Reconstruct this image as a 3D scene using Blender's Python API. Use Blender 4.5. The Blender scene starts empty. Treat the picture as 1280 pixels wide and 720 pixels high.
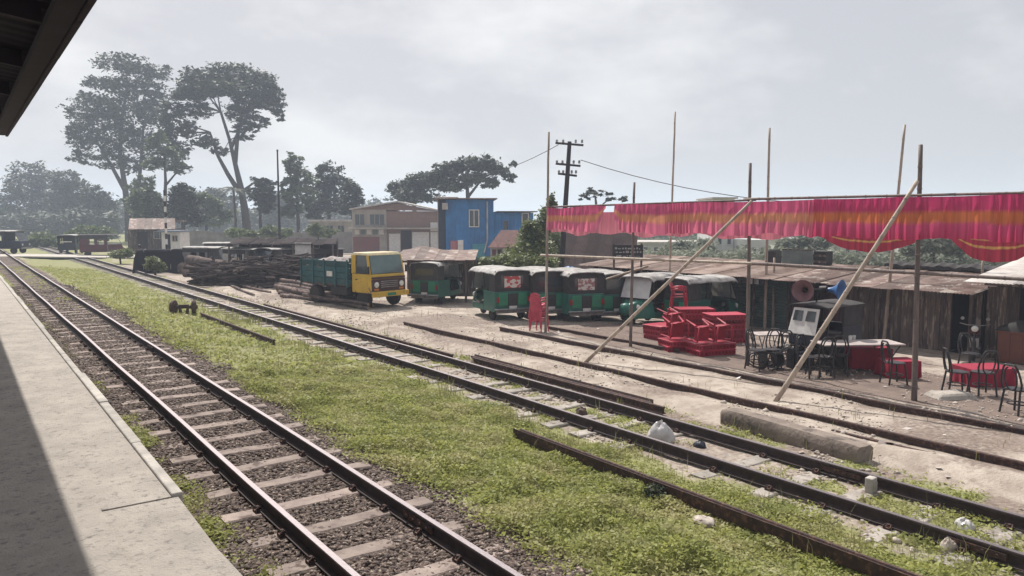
import bpy, math, random
import numpy as np
from mathutils import Vector, Matrix, noise as mnoise
R = math.radians
random.seed(11)
rng = np.random.default_rng(7)
scn = bpy.context.scene
COL = scn.collection

# ---------------------------------------------------------------- camera
CAMZ = 3.09
YAW, PITCH, FPX = R(35.9), math.atan(85 / 960), 960.0
cd = bpy.data.cameras.new('camera')
cam = bpy.data.objects.new('camera', cd)
COL.objects.link(cam)
cam.location = (0, 0, CAMZ)
cam.rotation_euler = (math.pi / 2 - PITCH, 0, -YAW)
cd.sensor_width = 36.0
cd.lens = 36.0 * FPX / 1280
cd.clip_start, cd.clip_end = 0.05, 5000
scn.camera = cam

# ---------------------------------------------------------------- sky, sun, exposure
SUN_EL, SUN_AZ = R(52), R(12.5)          # azimuth measured from +Y towards +X
world = bpy.data.worlds.new('World')
scn.world = world
world.use_nodes = True
wn, wl = world.node_tree.nodes, world.node_tree.links
wn.clear()
wo = wn.new('ShaderNodeOutputWorld')
bg = wn.new('ShaderNodeBackground')
bg.inputs['Strength'].default_value = 0.1
sky = wn.new('ShaderNodeTexSky')
sky.sky_type = 'NISHITA'
sky.sun_disc = False
sky.sun_elevation = SUN_EL
sky.sun_rotation = SUN_AZ
sky.dust_density = 4.0
sky.air_density = 1.0
sky.altitude = 20
tc = wn.new('ShaderNodeTexCoord')
mp = wn.new('ShaderNodeMapping')
mp.inputs['Scale'].default_value = (1, 1, 2.2)
nz = wn.new('ShaderNodeTexNoise')
nz.inputs['Scale'].default_value = 3.2
nz.inputs['Detail'].default_value = 9
nz.inputs['Roughness'].default_value = 0.55
rp = wn.new('ShaderNodeValToRGB')
rp.color_ramp.elements[0].position = 0.45
rp.color_ramp.elements[0].color = (4.6, 4.55, 4.72, 1)
rp.color_ramp.elements[1].position = 0.65
rp.color_ramp.elements[1].color = (7.0, 6.9, 6.75, 1)
mx = wn.new('ShaderNodeMixRGB')
mx.inputs[0].default_value = 0.86      # thin cloud veil over nearly the whole sky
wl.new(tc.outputs['Generated'], mp.inputs['Vector'])
wl.new(mp.outputs['Vector'], nz.inputs['Vector'])
wl.new(nz.outputs['Fac'], rp.inputs['Fac'])
wl.new(sky.outputs['Color'], mx.inputs[1])
wl.new(rp.outputs['Color'], mx.inputs[2])
wl.new(mx.outputs['Color'], bg.inputs['Color'])
wl.new(bg.outputs['Background'], wo.inputs['Surface'])

sl = bpy.data.lights.new('sun', 'SUN')
sl.energy, sl.angle, sl.color = 5.0, R(0.6), (1.0, 0.94, 0.86)
sun = bpy.data.objects.new('sun', sl)
COL.objects.link(sun)
sdir = Vector((math.sin(SUN_AZ) * math.cos(SUN_EL), math.cos(SUN_AZ) * math.cos(SUN_EL), math.sin(SUN_EL)))
sun.rotation_euler = sdir.to_track_quat('Z', 'Y').to_euler()
sun.location = (0, 0, 60)

vs = scn.view_settings
vs.view_transform, vs.look, vs.exposure, vs.gamma = 'Standard', 'None', 0.36, 1.0
scn.cycles.use_denoising = True
scn.cycles.volume_bounces = 1
scn.cycles.transparent_max_bounces = 24
HAZE = 0.0013

# ---------------------------------------------------------------- pixel <-> place helpers (photo is 1280 x 720)
FW = Vector((math.sin(YAW) * math.cos(PITCH), math.cos(YAW) * math.cos(PITCH), -math.sin(PITCH)))
RT = Vector((math.cos(YAW), -math.sin(YAW), 0))
UP = RT.cross(FW)
CAM = Vector((0, 0, CAMZ))
PX = [-2000, 1.2, 2.0, 3.9, 4.9, 6.5, 8, 9.6, 11, 15, 18, 22, 26, 60, 2000]
PZ = [-.05, -.05, .06, .06, -.10, -.27, -.30, -.30, -.36, -.40, -.48, -.75, -.80, -.8, -.8]
def gbase(x):
    return float(np.interp(x, PX, PZ))
def ray(u, v):
    return FW + RT * ((u - 640) / FPX) - UP * ((v - 360) / FPX)
def D(u, v, dep):                      # point seen at (u, v) at this depth
    return CAM + ray(u, v) * dep
def G(u, v, z=None):                   # point of the ground seen at (u, v)
    r = ray(u, v)
    zz = -.4 if z is None else z
    for _ in range(12):
        p = CAM + r * ((zz - CAMZ) / r.z)
        if z is not None:
            break
        zz = gbase(p.x)
    return p
def XP(u, v, X):                       # point seen at (u, v) in the vertical plane x = X
    r = ray(u, v)
    return CAM + r * (X / r.x)
def GD(u, dep):                        # ground point in column u at depth dep
    p = D(u, 275, dep)
    return Vector((p.x, p.y, gbase(p.x)))

# ---------------------------------------------------------------- objects
def link(o, parent=None):
    COL.objects.link(o)
    if parent is not None:
        o.parent = parent
    return o
def tag(o, label=None, cat=None, group=None, kind=None):
    if label: o['label'] = label
    if cat: o['category'] = cat
    if group: o['group'] = group
    if kind: o['kind'] = kind
    return o
def thing(name, label, cat, loc=(0, 0, 0), rz=0.0, group=None, kind=None):
    o = bpy.data.objects.new(name, None)
    o.empty_display_size = .2
    link(o)
    o.location = loc
    o.rotation_euler = (0, 0, rz)
    return tag(o, label, cat, group, kind)
def copy_tree(o, parent=None):
    c = o.copy()
    link(c, parent)
    for ch in list(o.children):
        copy_tree(ch, c)
    return c
def place(proto, used, loc, rz, label, group=None, scale=None):
    o = proto if not used else copy_tree(proto)
    used.append(1)
    o.location = loc
    o.rotation_euler = (0, 0, rz)
    o['label'] = label
    if group: o['group'] = group
    if scale: o.scale = (scale,) * 3
    return o

def npmesh(name, verts, faces4, mats, smooth=False, tris=False):
    k = 3 if tris else 4
    me = bpy.data.meshes.new(name)
    n, m = len(verts), len(faces4)
    me.vertices.add(n)
    me.vertices.foreach_set('co', np.asarray(verts, np.float32).ravel())
    me.loops.add(m * k)
    me.loops.foreach_set('vertex_index', np.asarray(faces4, np.int32).ravel())
    me.polygons.add(m)
    me.polygons.foreach_set('loop_start', np.arange(0, m * k, k, dtype=np.int32))
    if smooth:
        me.polygons.foreach_set('use_smooth', np.ones(m, bool))
    me.update(calc_edges=True)
    me.materials.append(mats)
    return me

class MB:
    def __init__(s):
        s.v, s.f = [], []
    def add(s, vs, fs, M=None):
        n = len(s.v)
        for p in vs:
            p = Vector(p)
            s.v.append(tuple(M @ p) if M is not None else tuple(p))
        s.f += [tuple(i + n for i in f) for f in fs]
        return s
    def hexa(s, p, M=None):            # 4 bottom, 4 top, both counter-clockwise
        return s.add(p, [(3, 2, 1, 0), (4, 5, 6, 7), (0, 1, 5, 4), (1, 2, 6, 5), (2, 3, 7, 6), (3, 0, 4, 7)], M)
    def box(s, x0, x1, y0, y1, z0, z1, M=None):
        return s.hexa([(x0, y0, z0), (x1, y0, z0), (x1, y1, z0), (x0, y1, z0), (x0, y0, z1), (x1, y0, z1), (x1, y1, z1), (x0, y1, z1)], M)
    def tube(s, pts, rad, n=8, cap=True, M=None):
        pts = [Vector(p) for p in pts]
        if not hasattr(rad, '__len__'):
            rad = [rad] * len(pts)
        vs, fs = [], []
        t0 = (pts[1] - pts[0]).normalized()
        a = t0.orthogonal().normalized()
        for i, p in enumerate(pts):
            t = (pts[min(i + 1, len(pts) - 1)] - pts[max(i - 1, 0)]).normalized()
            a = (a - t * a.dot(t)).normalized()
            b = t.cross(a)
            for k in range(n):
                an = 2 * math.pi * k / n
                vs.append(p + (a * math.cos(an) + b * math.sin(an)) * rad[i])
        for i in range(len(pts) - 1):
            for k in range(n):
                k2 = (k + 1) % n
                fs.append((i * n + k, i * n + k2, (i + 1) * n + k2, (i + 1) * n + k))
        if cap:
            fs.append(tuple(range(n - 1, -1, -1)))
            m = (len(pts) - 1) * n
            fs.append(tuple(range(m, m + n)))
        return s.add(vs, fs, M)
    def lathe(s, prof, n=16, M=None, cap=True):   # profile of (radius, z)
        vs, fs = [], []
        for r, z in prof:
            for k in range(n):
                a = 2 * math.pi * k / n
                vs.append((r * math.cos(a), r * math.sin(a), z))
        for i in range(len(prof) - 1):
            for k in range(n):
                k2 = (k + 1) % n
                fs.append((i * n + k, i * n + k2, (i + 1) * n + k2, (i + 1) * n + k))
        if cap:
            fs.append(tuple(range(n - 1, -1, -1)))
            m = (len(prof) - 1) * n
            fs.append(tuple(range(m, m + n)))
        return s.add(vs, fs, M)
    def prism(s, poly, h0, h1, M=None):           # polygon in the local xy plane, extruded in z
        n = len(poly)
        vs = [(x, y, h0) for x, y in poly] + [(x, y, h1) for x, y in poly]
        fs = [tuple(range(n - 1, -1, -1)), tuple(range(n, 2 * n))]
        fs += [(i, (i + 1) % n, n + (i + 1) % n, n + i) for i in range(n)]
        return s.add(vs, fs, M)
    def grid(s, fn, nu, nv, M=None):
        vs = [fn(i / nu, j / nv) for j in range(nv + 1) for i in range(nu + 1)]
        fs = [(j * (nu + 1) + i, j * (nu + 1) + i + 1, (j + 1) * (nu + 1) + i + 1, (j + 1) * (nu + 1) + i) for j in range(nv) for i in range(nu)]
        return s.add(vs, fs, M)
    def sheet(s, fn, nu, nv, th=(0, 0, .02), M=None):   # grid with thickness
        th = Vector(th)
        s.grid(fn, nu, nv, M)
        s.grid(lambda a, b: tuple(Vector(fn(1 - a, b)) - th), nu, nv, M)
        for e in ([(i / nu, 0) for i in range(nu + 1)], [(1 - i / nu, 1) for i in range(nu + 1)], [(0, 1 - j / nv) for j in range(nv + 1)], [(1, j / nv) for j in range(nv + 1)]):
            p = [Vector(fn(*q)) for q in e]
            s.add(p + [q - th for q in p], [(i + len(p), i + 1 + len(p), i + 1, i) for i in range(len(p) - 1)], M)
        return s
    def mesh(s, name, m, smooth=False):
        me = bpy.data.meshes.new(name)
        me.from_pydata(s.v, [], s.f)
        if smooth:
            me.polygons.foreach_set('use_smooth', np.ones(len(me.polygons), bool))
        if m is not None:
            me.materials.append(m)
        me.update()
        return me
    def build(s, name, m, parent=None, smooth=False, bevel=0, auto=None):
        o = bpy.data.objects.new(name, s.mesh(name, m, smooth))
        link(o, parent)
        if auto:
            o.data.set_sharp_from_angle(angle=R(auto))
        if bevel:
            b = o.modifiers.new('bevel', 'BEVEL')
            b.width, b.segments, b.limit_method = bevel, 2, 'ANGLE'
        return o
def TM(x=0, y=0, z=0, rx=0, ry=0, rz=0):
    from mathutils import Euler
    return Matrix.Translation((x, y, z)) @ Euler((rx, ry, rz)).to_matrix().to_4x4()
def inst(name, me, parent, loc=(0, 0, 0), rot=(0, 0, 0), sc=(1, 1, 1)):
    o = bpy.data.objects.new(name, me)
    link(o, parent)
    o.location, o.rotation_euler, o.scale = loc, rot, sc
    return o

# ---------------------------------------------------------------- materials
MATS = {}
def mat(name, c1, c2=None, scale=6.0, rough=.8, metal=0.0, bump=0.0, bscale=30.0, detail=6, lo=.35, hi=.65, stretch=(1, 1, 1), rnd=0.0, c3=None, trans=0.0, spec=.4, coat=0, coord='Object', s3=1.3, lo3=.55, hi3=.62):
    if name in MATS:
        return MATS[name]
    m = bpy.data.materials.new(name)
    MATS[name] = m
    m.use_nodes = True
    N, L = m.node_tree.nodes, m.node_tree.links
    b = N['Principled BSDF']
    out = N['Material Output']
    b.inputs['Roughness'].default_value = rough
    b.inputs['Metallic'].default_value = metal
    b.inputs['Specular IOR Level'].default_value = spec
    b.inputs['Coat Weight'].default_value = coat
    t = N.new('ShaderNodeTexCoord')
    mpn = N.new('ShaderNodeMapping')
    mpn.inputs['Scale'].default_value = stretch
    L.new(t.outputs[coord], mpn.inputs['Vector'])
    vec = mpn.outputs['Vector']
    if rnd:
        oi = N.new('ShaderNodeObjectInfo')
        ad = N.new('ShaderNodeVectorMath')
        ad.operation = 'MULTIPLY_ADD'
        ad.inputs[1].default_value = (37, 41, 43)
        L.new(oi.outputs['Random'], ad.inputs[0])
        L.new(vec, ad.inputs[2])
        vec = ad.outputs[0]
    def nse(sc, dt):
        n = N.new('ShaderNodeTexNoise')
        n.inputs['Scale'].default_value = sc
        n.inputs['Detail'].default_value = dt
        n.inputs['Roughness'].default_value = .6
        L.new(vec, n.inputs['Vector'])
        return n.outputs['Fac']
    def ramp(f, a, bb, p, q):
        r = N.new('ShaderNodeValToRGB')
        r.color_ramp.elements[0].position, r.color_ramp.elements[1].position = p, q
        r.color_ramp.elements[0].color = (*a, 1)
        r.color_ramp.elements[1].color = (*bb, 1)
        L.new(f, r.inputs['Fac'])
        return r.outputs['Color']
    c2 = c2 or tuple(min(1, x * .72) for x in c1)
    col = ramp(nse(scale, detail), c1, c2, lo, hi)
    if c3:
        mm = N.new('ShaderNodeMixRGB')
        L.new(ramp(nse(scale * s3, detail), (0, 0, 0), (1, 1, 1), lo3, hi3), mm.inputs[0])
        L.new(col, mm.inputs[1])
        mm.inputs[2].default_value = (*c3, 1)
        col = mm.outputs['Color']
    if rnd:
        hs = N.new('ShaderNodeHueSaturation')
        mr = N.new('ShaderNodeMapRange')
        mr.inputs['To Min'].default_value, mr.inputs['To Max'].default_value = 1 - rnd, 1 + rnd
        L.new(oi.outputs['Random'], mr.inputs['Value'])
        L.new(mr.outputs['Result'], hs.inputs['Value'])
        L.new(col, hs.inputs['Color'])
        col = hs.outputs['Color']
    L.new(col, b.inputs['Base Color'])
    if bump:
        bn = N.new('ShaderNodeBump')
        bn.inputs['Strength'].default_value = min(1, bump)
        bn.inputs['Distance'].default_value = .02 * max(1, bump)
        L.new(nse(bscale, 5), bn.inputs['Height'])
        L.new(bn.outputs['Normal'], b.inputs['Normal'])
    if trans:
        tr = N.new('ShaderNodeBsdfTranslucent')
        L.new(col, tr.inputs['Color'])
        ms = N.new('ShaderNodeMixShader')
        ms.inputs[0].default_value = trans
        L.new(b.outputs[0], ms.inputs[1])
        L.new(tr.outputs[0], ms.inputs[2])
        L.new(ms.outputs[0], out.inputs['Surface'])
    m.diffuse_color = (*c1, 1)
    return m
# ---------------------------------------------------------------- shared materials
m_conc = mat('concrete', (.44, .40, .36), (.33, .30, .27), scale=2.6, rough=.95, bump=.9, bscale=70, detail=14, c3=(.17, .15, .14), s3=7.5, lo3=.54, hi3=.74)
m_coping = mat('coping_stone', (.46, .43, .39), (.30, .28, .26), scale=5, rough=.9, bump=.4, bscale=40, rnd=.12)
m_sleeper = mat('dusty_sleeper', (.33, .27, .24), (.22, .175, .16), scale=5, rough=.95, bump=.5, bscale=40, rnd=.16, c3=(.12, .09, .08))
m_sleeper2 = mat('grey_sleeper', (.36, .33, .30), (.26, .235, .21), scale=5, rough=.95, bump=.5, bscale=30, rnd=.14, c3=(.16, .13, .11))
m_stone = mat('ballast_stone', (.135, .098, .082), (.055, .04, .037), scale=14, rough=.9, detail=3, c3=(.33, .27, .225), s3=1.7, lo3=.56, hi3=.62)
m_pebble = mat('pale_pebble', (.52, .47, .41), (.30, .25, .22), scale=9, rough=.95, detail=3)
m_rust = mat('rust', (.075, .042, .036), (.04, .026, .027), scale=12, rough=.85, bump=.3, bscale=50, c3=(.14, .075, .055))
m_iron = mat('dark_iron', (.035, .03, .033), (.02, .017, .02), scale=10, rough=.6, metal=.3)
m_bamboo = mat('bamboo', (.38, .31, .25), (.24, .19, .155), scale=4, rough=.6, stretch=(3, 3, .6), rnd=.2)
m_bamboo_dark = mat('weathered_bamboo', (.19, .145, .13), (.105, .08, .076), scale=4, rough=.7, stretch=(3, 3, .6), rnd=.2)
m_black = mat('black_paint', (.016, .014, .017), (.028, .024, .027), scale=8, rough=.45)
m_tyre = mat('tyre_rubber', (.018, .017, .018), (.035, .03, .028), scale=9, rough=.9)
m_glass = mat('dark_glass', (.03, .04, .045), (.05, .06, .065), scale=3, rough=.08, spec=.8)
m_steel = mat('grey_steel', (.34, .34, .35), (.2, .19, .19), scale=7, rough=.45, metal=.6)
m_white = mat('white_paint', (.72, .70, .68), (.55, .53, .5), scale=5, rough=.6)
m_leaf = mat('tree_leaf', (.034, .052, .022), (.018, .030, .014), scale=.5, rough=.6, trans=.3, detail=4, c3=(.075, .10, .038), s3=.8, lo3=.53, hi3=.68)  # lighter noise patches paint sunlit clumps into the leaf colour
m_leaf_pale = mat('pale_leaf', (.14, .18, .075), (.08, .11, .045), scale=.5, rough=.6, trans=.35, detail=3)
m_leaf_bush = mat('bush_leaf', (.20, .23, .085), (.10, .13, .05), scale=2, rough=.6, trans=.3, detail=3)
m_bark = mat('bark', (.065, .052, .045), (.035, .028, .025), scale=3, rough=.95, bump=.8, bscale=8, stretch=(1, 1, .3))
m_log = mat('log_bark', (.15, .105, .092), (.065, .046, .045), scale=3, rough=.95, bump=.9, bscale=14, rnd=.3, c3=(.22, .17, .145))
m_logend = mat('cut_wood', (.36, .26, .18), (.24, .16, .11), scale=8, rough=.9)
m_red = mat('red_plastic', (.40, .016, .045), (.27, .012, .034), scale=5, rough=.42, rnd=.22, c3=(.42, .035, .06), lo3=.6, hi3=.8)
m_pinkred = mat('faded_red_plastic', (.55, .075, .12), (.46, .05, .09), scale=2, rough=.45, rnd=.06)
m_tin = mat('rusty_tin', (.20, .145, .125), (.10, .058, .048), scale=2.2, rough=.8, metal=.1, rnd=.35, c3=(.32, .28, .25), s3=.8)
m_tinpale = mat('pale_tin', (.5, .48, .46), (.34, .30, .28), scale=2, rough=.6, metal=.2, rnd=.15)
m_plank = mat('old_plank', (.14, .105, .09), (.06, .045, .045), scale=3, rough=.95, bump=.5, bscale=20, stretch=(3, 3, .5), rnd=.35, c3=(.24, .205, .175))
m_cloth_red = mat('red_cloth', (.30, .012, .04), (.22, .008, .03), scale=4, rough=.85)
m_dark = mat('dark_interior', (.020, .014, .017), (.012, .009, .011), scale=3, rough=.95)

def polished_rail():
    m = mat('rail_steel', (.055, .036, .034), (.03, .02, .022), scale=9, rough=.7, bump=.2)
    N, L = m.node_tree.nodes, m.node_tree.links
    b = N['Principled BSDF']
    g = N.new('ShaderNodeNewGeometry')
    s = N.new('ShaderNodeSeparateXYZ')
    L.new(g.outputs['True Normal'], s.inputs[0])
    r = N.new('ShaderNodeMapRange')
    r.inputs['From Min'].default_value, r.inputs['From Max'].default_value = .96, .985
    L.new(s.outputs['Z'], r.inputs['Value'])
    L.new(r.outputs['Result'], b.inputs['Metallic'])
    old = b.inputs['Base Color'].links[0].from_socket
    mm = N.new('ShaderNodeMixRGB')
    L.new(r.outputs['Result'], mm.inputs[0])
    L.new(old, mm.inputs[1])
    mm.inputs[2].default_value = (.20, .18, .19, 1)
    L.new(mm.outputs['Color'], b.inputs['Base Color'])
    r2 = N.new('ShaderNodeMapRange')
    r2.inputs['To Min'].default_value, r2.inputs['To Max'].default_value = .8, .58
    L.new(r.outputs['Result'], r2.inputs['Value'])
    L.new(r2.outputs['Result'], b.inputs['Roughness'])
    return m
m_rail = polished_rail()

# ---------------------------------------------------------------- terrain
def vnoise(x, y, seed=0):
    x, y = np.asarray(x, float), np.asarray(y, float)
    xi, yi = np.floor(x).astype(np.int64), np.floor(y).astype(np.int64)
    xf, yf = x - xi, y - yi
    def h(a, b):
        n = (a * 374761393 + b * 668265263 + seed * 974634777) & 0x7fffffff
        n = ((n ^ (n >> 13)) * 1274126177) & 0x7fffffff
        return ((n ^ (n >> 16)) & 0xffff) / 65535.0
    u, v = xf * xf * (3 - 2 * xf), yf * yf * (3 - 2 * yf)
    return (h(xi, yi) * (1 - u) + h(xi + 1, yi) * u) * (1 - v) + (h(xi, yi + 1) * (1 - u) + h(xi + 1, yi + 1) * u) * v
def fbm(x, y, seed=0, o=4):
    s, a, t = 0, 1, 0
    for i in range(o):
        s = s + a * vnoise(x * 2 ** i, y * 2 ** i, seed + i)
        t += a
        a *= .5
    return s / t
def sst(a, b, x):
    t = np.clip((x - a) / (b - a), 0, 1)
    return t * t * (3 - 2 * t)
def gzn(x, y):
    x, y = np.asarray(x, float), np.asarray(y, float)
    z = np.interp(x, PX, PZ)
    amp = np.interp(x, [1.2, 2, 4.2, 5, 7, 8, 9.6, 10.5, 15, 30], [.04, .025, .025, .10, .10, .05, .05, .12, .10, .12])
    z = z + amp * (fbm(x * .8, y * .8, 3) - .5) + .035 * (fbm(x * 4, y * 4, 9, 2) - .5) * sst(1.2, 5, x)
    z = z + .13 * np.exp(-((x - 11.0 - .5 * (fbm(y * .25, y * 0 + 3, 5) - .5)) / .45) ** 2) * sst(.38, .6, fbm(x * 0 + 7, y * .22, 21))
    return z
def gz(x, y):
    return float(gzn(x, y))
def grassw(x, y):
    n = fbm(x * .9, y * .9, 31)
    n2 = fbm(x * 2.6, y * 2.6, 47)
    w = sst(3.95, 4.5, x + (n - .5) * .8) * (1 - sst(7.5, 8.15, x + (n - .5) * 1.0))
    w = w * (.55 + .45 * sst(.3, .55, n2))
    mid = sst(7.0, 7.6, x) * (1 - sst(9.9, 10.6, x)) * sst(.47, .60, n2 * .6 + n * .4) * .7
    left = (1 - sst(1.9, 2.25, x)) * sst(1.0, 1.2, x) * sst(.34, .5, n) * .95
    intr = sst(2.6, 2.8, x) * (1 - sst(3.4, 3.6, x)) * sst(20, 45, y) * sst(.42, .58, n2) * .6
    far = sst(48, 62, y - x * .9) * (1 - sst(20, 26, x) * .4) * sst(.30, .5, n)
    out = np.clip(sst(70, 110, y) + sst(34, 50, x) + (1 - sst(-12, -6, x)), 0, 1) * sst(.25, .4, n)
    return np.clip(np.maximum.reduce([w, mid, left, intr, far * .9, out]), 0, 1)
def ballastw(x, y):
    n = fbm(x * 1.3, y * 1.3, 77)
    return sst(1.15, 1.35, x) * (1 - sst(3.95, 4.6, x + (n - .5) * .7)) * (1 - .35 * sst(25, 60, y))
xs = np.concatenate([[-2500, -900, -300, -120, -50, -20, -8, 0], np.arange(1.0, 20, .14), np.arange(20, 60, 1.2), [65, 80, 120, 220, 500, 1000, 2500]])
yl, yy, st = [-2500, -700, -200, -60, -20, -8, -4], -2.0, .13
while yy < 170:
    yl.append(yy); yy += st; st *= 1.014
ys = np.array(yl + [200, 260, 360, 600, 1200, 2600])
gx, gy = np.meshgrid(xs, ys)
gvz = gzn(gx, gy)
nxs, nys = len(xs), len(ys)
ii = np.arange((nxs) * (nys)).reshape(nys, nxs)
fq = np.stack([ii[:-1, :-1], ii[:-1, 1:], ii[1:, 1:], ii[1:, :-1]], -1).reshape(-1, 4)
m_ground = mat('earth', (.44, .385, .33), (.26, .215, .18), scale=1.7, rough=.95, bump=1.4, bscale=22, detail=8, c3=(.22, .18, .15), s3=2.1, lo3=.52, hi3=.7)
def ground_nodes(m):
    N, L = m.node_tree.nodes, m.node_tree.links
    b = N['Principled BSDF']
    col = b.inputs['Base Color'].links[0].from_socket
    t = N.new('ShaderNodeTexCoord')
    def layer(col, attr, ca, cb, sc, p=.35, q=.65):
        at = N.new('ShaderNodeAttribute')
        at.attribute_name = attr
        n = N.new('ShaderNodeTexNoise')
        n.inputs['Scale'].default_value, n.inputs['Detail'].default_value = sc, 8
        n.inputs['Roughness'].default_value = .7
        L.new(t.outputs['Object'], n.inputs['Vector'])
        r = N.new('ShaderNodeValToRGB')
        r.color_ramp.elements[0].position, r.color_ramp.elements[1].position = p, q
        r.color_ramp.elements[0].color, r.color_ramp.elements[1].color = (*ca, 1), (*cb, 1)
        L.new(n.outputs['Fac'], r.inputs['Fac'])
        n2 = N.new('ShaderNodeTexNoise')
        n2.inputs['Scale'].default_value, n2.inputs['Detail'].default_value = 14, 4
        L.new(t.outputs['Object'], n2.inputs['Vector'])
        ad = N.new('ShaderNodeMath'); ad.operation = 'MULTIPLY_ADD'
        L.new(n2.outputs['Fac'], ad.inputs[0]); ad.inputs[1].default_value = .9
        L.new(at.outputs['Fac'], ad.inputs[2])
        mr = N.new('ShaderNodeMapRange')
        mr.inputs['From Min'].default_value, mr.inputs['From Max'].default_value = .72, 1.05
        L.new(ad.outputs[0], mr.inputs['Value'])
        mm = N.new('ShaderNodeMixRGB')
        L.new(mr.outputs['Result'], mm.inputs[0]); L.new(col, mm.inputs[1]); L.new(r.outputs['Color'], mm.inputs[2])
        return mm.outputs['Color']
    col = layer(col, 'wd', (.20, .15, .125), (.13, .098, .085), 3)
    col = layer(col, 'wb', (.14, .10, .083), (.055, .042, .038), 9)
    col = layer(col, 'wg', (.27, .27, .115), (.15, .155, .065), 5)
    L.new(col, b.inputs['Base Color'])
ground_nodes(m_ground)
gme = npmesh('ground', np.stack([gx, gy, gvz], -1).reshape(-1, 3), fq, m_ground, smooth=True)
def soilw(x, y):                       # trodden brown soil round the furniture, and oily patches in the yard
    n = fbm(x * .55, y * .55, 101)
    a = sst(14.3, 15.2, x + (n - .5) * 2) * (1 - sst(18.2, 19.6, x + (n - .5) * 2.5)) * (1 - sst(16, 24, y)) * .85
    b = sst(.56, .66, fbm(x * .35, y * .35, 131)) * sst(9.6, 11, x) * .5
    c = sst(12.6, 14, x) * (1 - sst(22, 26, x)) * sst(30, 38, y) * (1 - sst(60, 70, y)) * .55
    d = sst(7.3, 8, x) * (1 - sst(9.7, 10.4, x)) * .36 + np.exp(-((x - 13.8) / .35) ** 2) * .45 + np.exp(-((x - 12.0) / .3) ** 2) * .4 + np.exp(-((x - 10.1) / .35) ** 2) * .35
    return np.clip(np.maximum.reduce([a, b, c, d]), 0, 1)
for nm, fn in (('wg', grassw), ('wb', ballastw), ('wd', soilw)):
    a = gme.attributes.new(nm, 'FLOAT', 'POINT')
    a.data.foreach_set('value', fn(gx, gy).astype(np.float32).ravel())
ground = link(bpy.data.objects.new('ground', gme))
tag(ground, 'pale trodden earth with grass strips across the station yard', None, None, 'structure')

# ---------------------------------------------------------------- platform
PLZ, PLX = 1.15, 1.225
plat = thing('platform', 'pale concrete railway platform with worn edge', None, kind='structure')
MB().box(-9, PLX - .10, -8, 130, -.3, PLZ - .06).build('retaining_wall', mat('platform_wall', (.3, .27, .25), (.2, .17, .16), rough=.95, bump=.5), plat)
pe = G(217, 620, PLZ)                                   # where the coping breaks off
YB = pe.y
y0, k = -7.0, 0
cuts = [-7, YB, YB + 11.5]
while cuts[-1] < 126: cuts.append(cuts[-1] + 12.5)
for i in range(len(cuts) - 1):
    a, b = cuts[i] + .003, cuts[i + 1] - .003
    near = cuts[i + 1] <= YB + .01
    e = PLX - (.04 if near else .085)
    s0 = -8.8
    if near:
        MB().box(-8.8, .70, a, b + .006, PLZ - .085, PLZ).build('slab', m_conc, plat)
        s0 = .7008
    dz = -.010 if near else random.uniform(-.006, .004)
    mb = MB()
    def fn(s, t, a=a, b=b, e=e, dz=dz, near=near, s0=s0):
        x, y = s0 + (e - s0) * s, a + (b - a) * t
        if near and s == 1: x += .05 * (fbm(y * 3.0, 2.2, 5) - .6)
        return (x, y, PLZ + dz)
    mb.sheet(fn, 1, 24 if near else 1, (0, 0, .08))
    mb.build('slab', m_conc, plat)
y = YB + .01
while y < 126:
    ln = random.uniform(1.5, 1.9)
    MB().box(PLX - .08, PLX + random.uniform(-.012, .012), y, y + ln - .012, PLZ - .13, PLZ + .022 + random.uniform(-.006, .006)).build('coping', m_coping, plat, bevel=.012)
    y += ln

# platform canopy over the camera's left shoulder
CZ, CX, CY = 5.15, 1.20, 23.0
can = thing('platform_canopy', 'dark overhanging platform roof with thick fascia in the top left corner', 'canopy')
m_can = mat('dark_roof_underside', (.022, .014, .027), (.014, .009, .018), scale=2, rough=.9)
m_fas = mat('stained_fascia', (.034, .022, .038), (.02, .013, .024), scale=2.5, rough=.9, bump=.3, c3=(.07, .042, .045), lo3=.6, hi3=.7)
def cfn(s, t):
    x = CX - .02 - 7.5 * s
    return (x, -9 + (CY + 9 + .12) * t, CZ + .30 + 1.1 * s + .022 * math.sin(t * 520))
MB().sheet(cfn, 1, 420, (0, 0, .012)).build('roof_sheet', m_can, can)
mb = MB()
for i in range(14):
    ya, yb = -9 + i * 2.2857, -9 + (i + 1) * 2.2857 - .006
    mb = MB().box(CX - .06, CX, ya, yb, CZ + random.uniform(-.012, .006), CZ + .27)
    mb.build('fascia_board', m_fas, can, bevel=.01)
MB().box(CX - 4.3, CX - .065, CY - .06, CY, CZ + .16, CZ + .30).build('end_board', m_fas, can)
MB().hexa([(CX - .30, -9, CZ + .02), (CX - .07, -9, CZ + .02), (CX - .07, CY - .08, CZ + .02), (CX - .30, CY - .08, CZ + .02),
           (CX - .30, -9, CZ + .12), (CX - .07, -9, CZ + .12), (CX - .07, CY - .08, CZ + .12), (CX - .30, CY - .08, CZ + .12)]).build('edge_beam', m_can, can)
for i in range(11):
    yy_ = -8 + i * 3.0
    MB().hexa([(-6, yy_ - .05, CZ + 1.0), (CX - .31, yy_ - .05, CZ + .08), (CX - .31, yy_ + .05, CZ + .08), (-6, yy_ + .05, CZ + 1.0),
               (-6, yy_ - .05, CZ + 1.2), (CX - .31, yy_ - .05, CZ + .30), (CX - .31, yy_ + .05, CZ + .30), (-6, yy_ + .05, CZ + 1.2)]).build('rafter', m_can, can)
    if i % 2 == 0:
        MB().tube([(-4.2, yy_, PLZ - .01), (-4.2, yy_, CZ + .95)], .09, 10).build('post', m_can, can)

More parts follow.
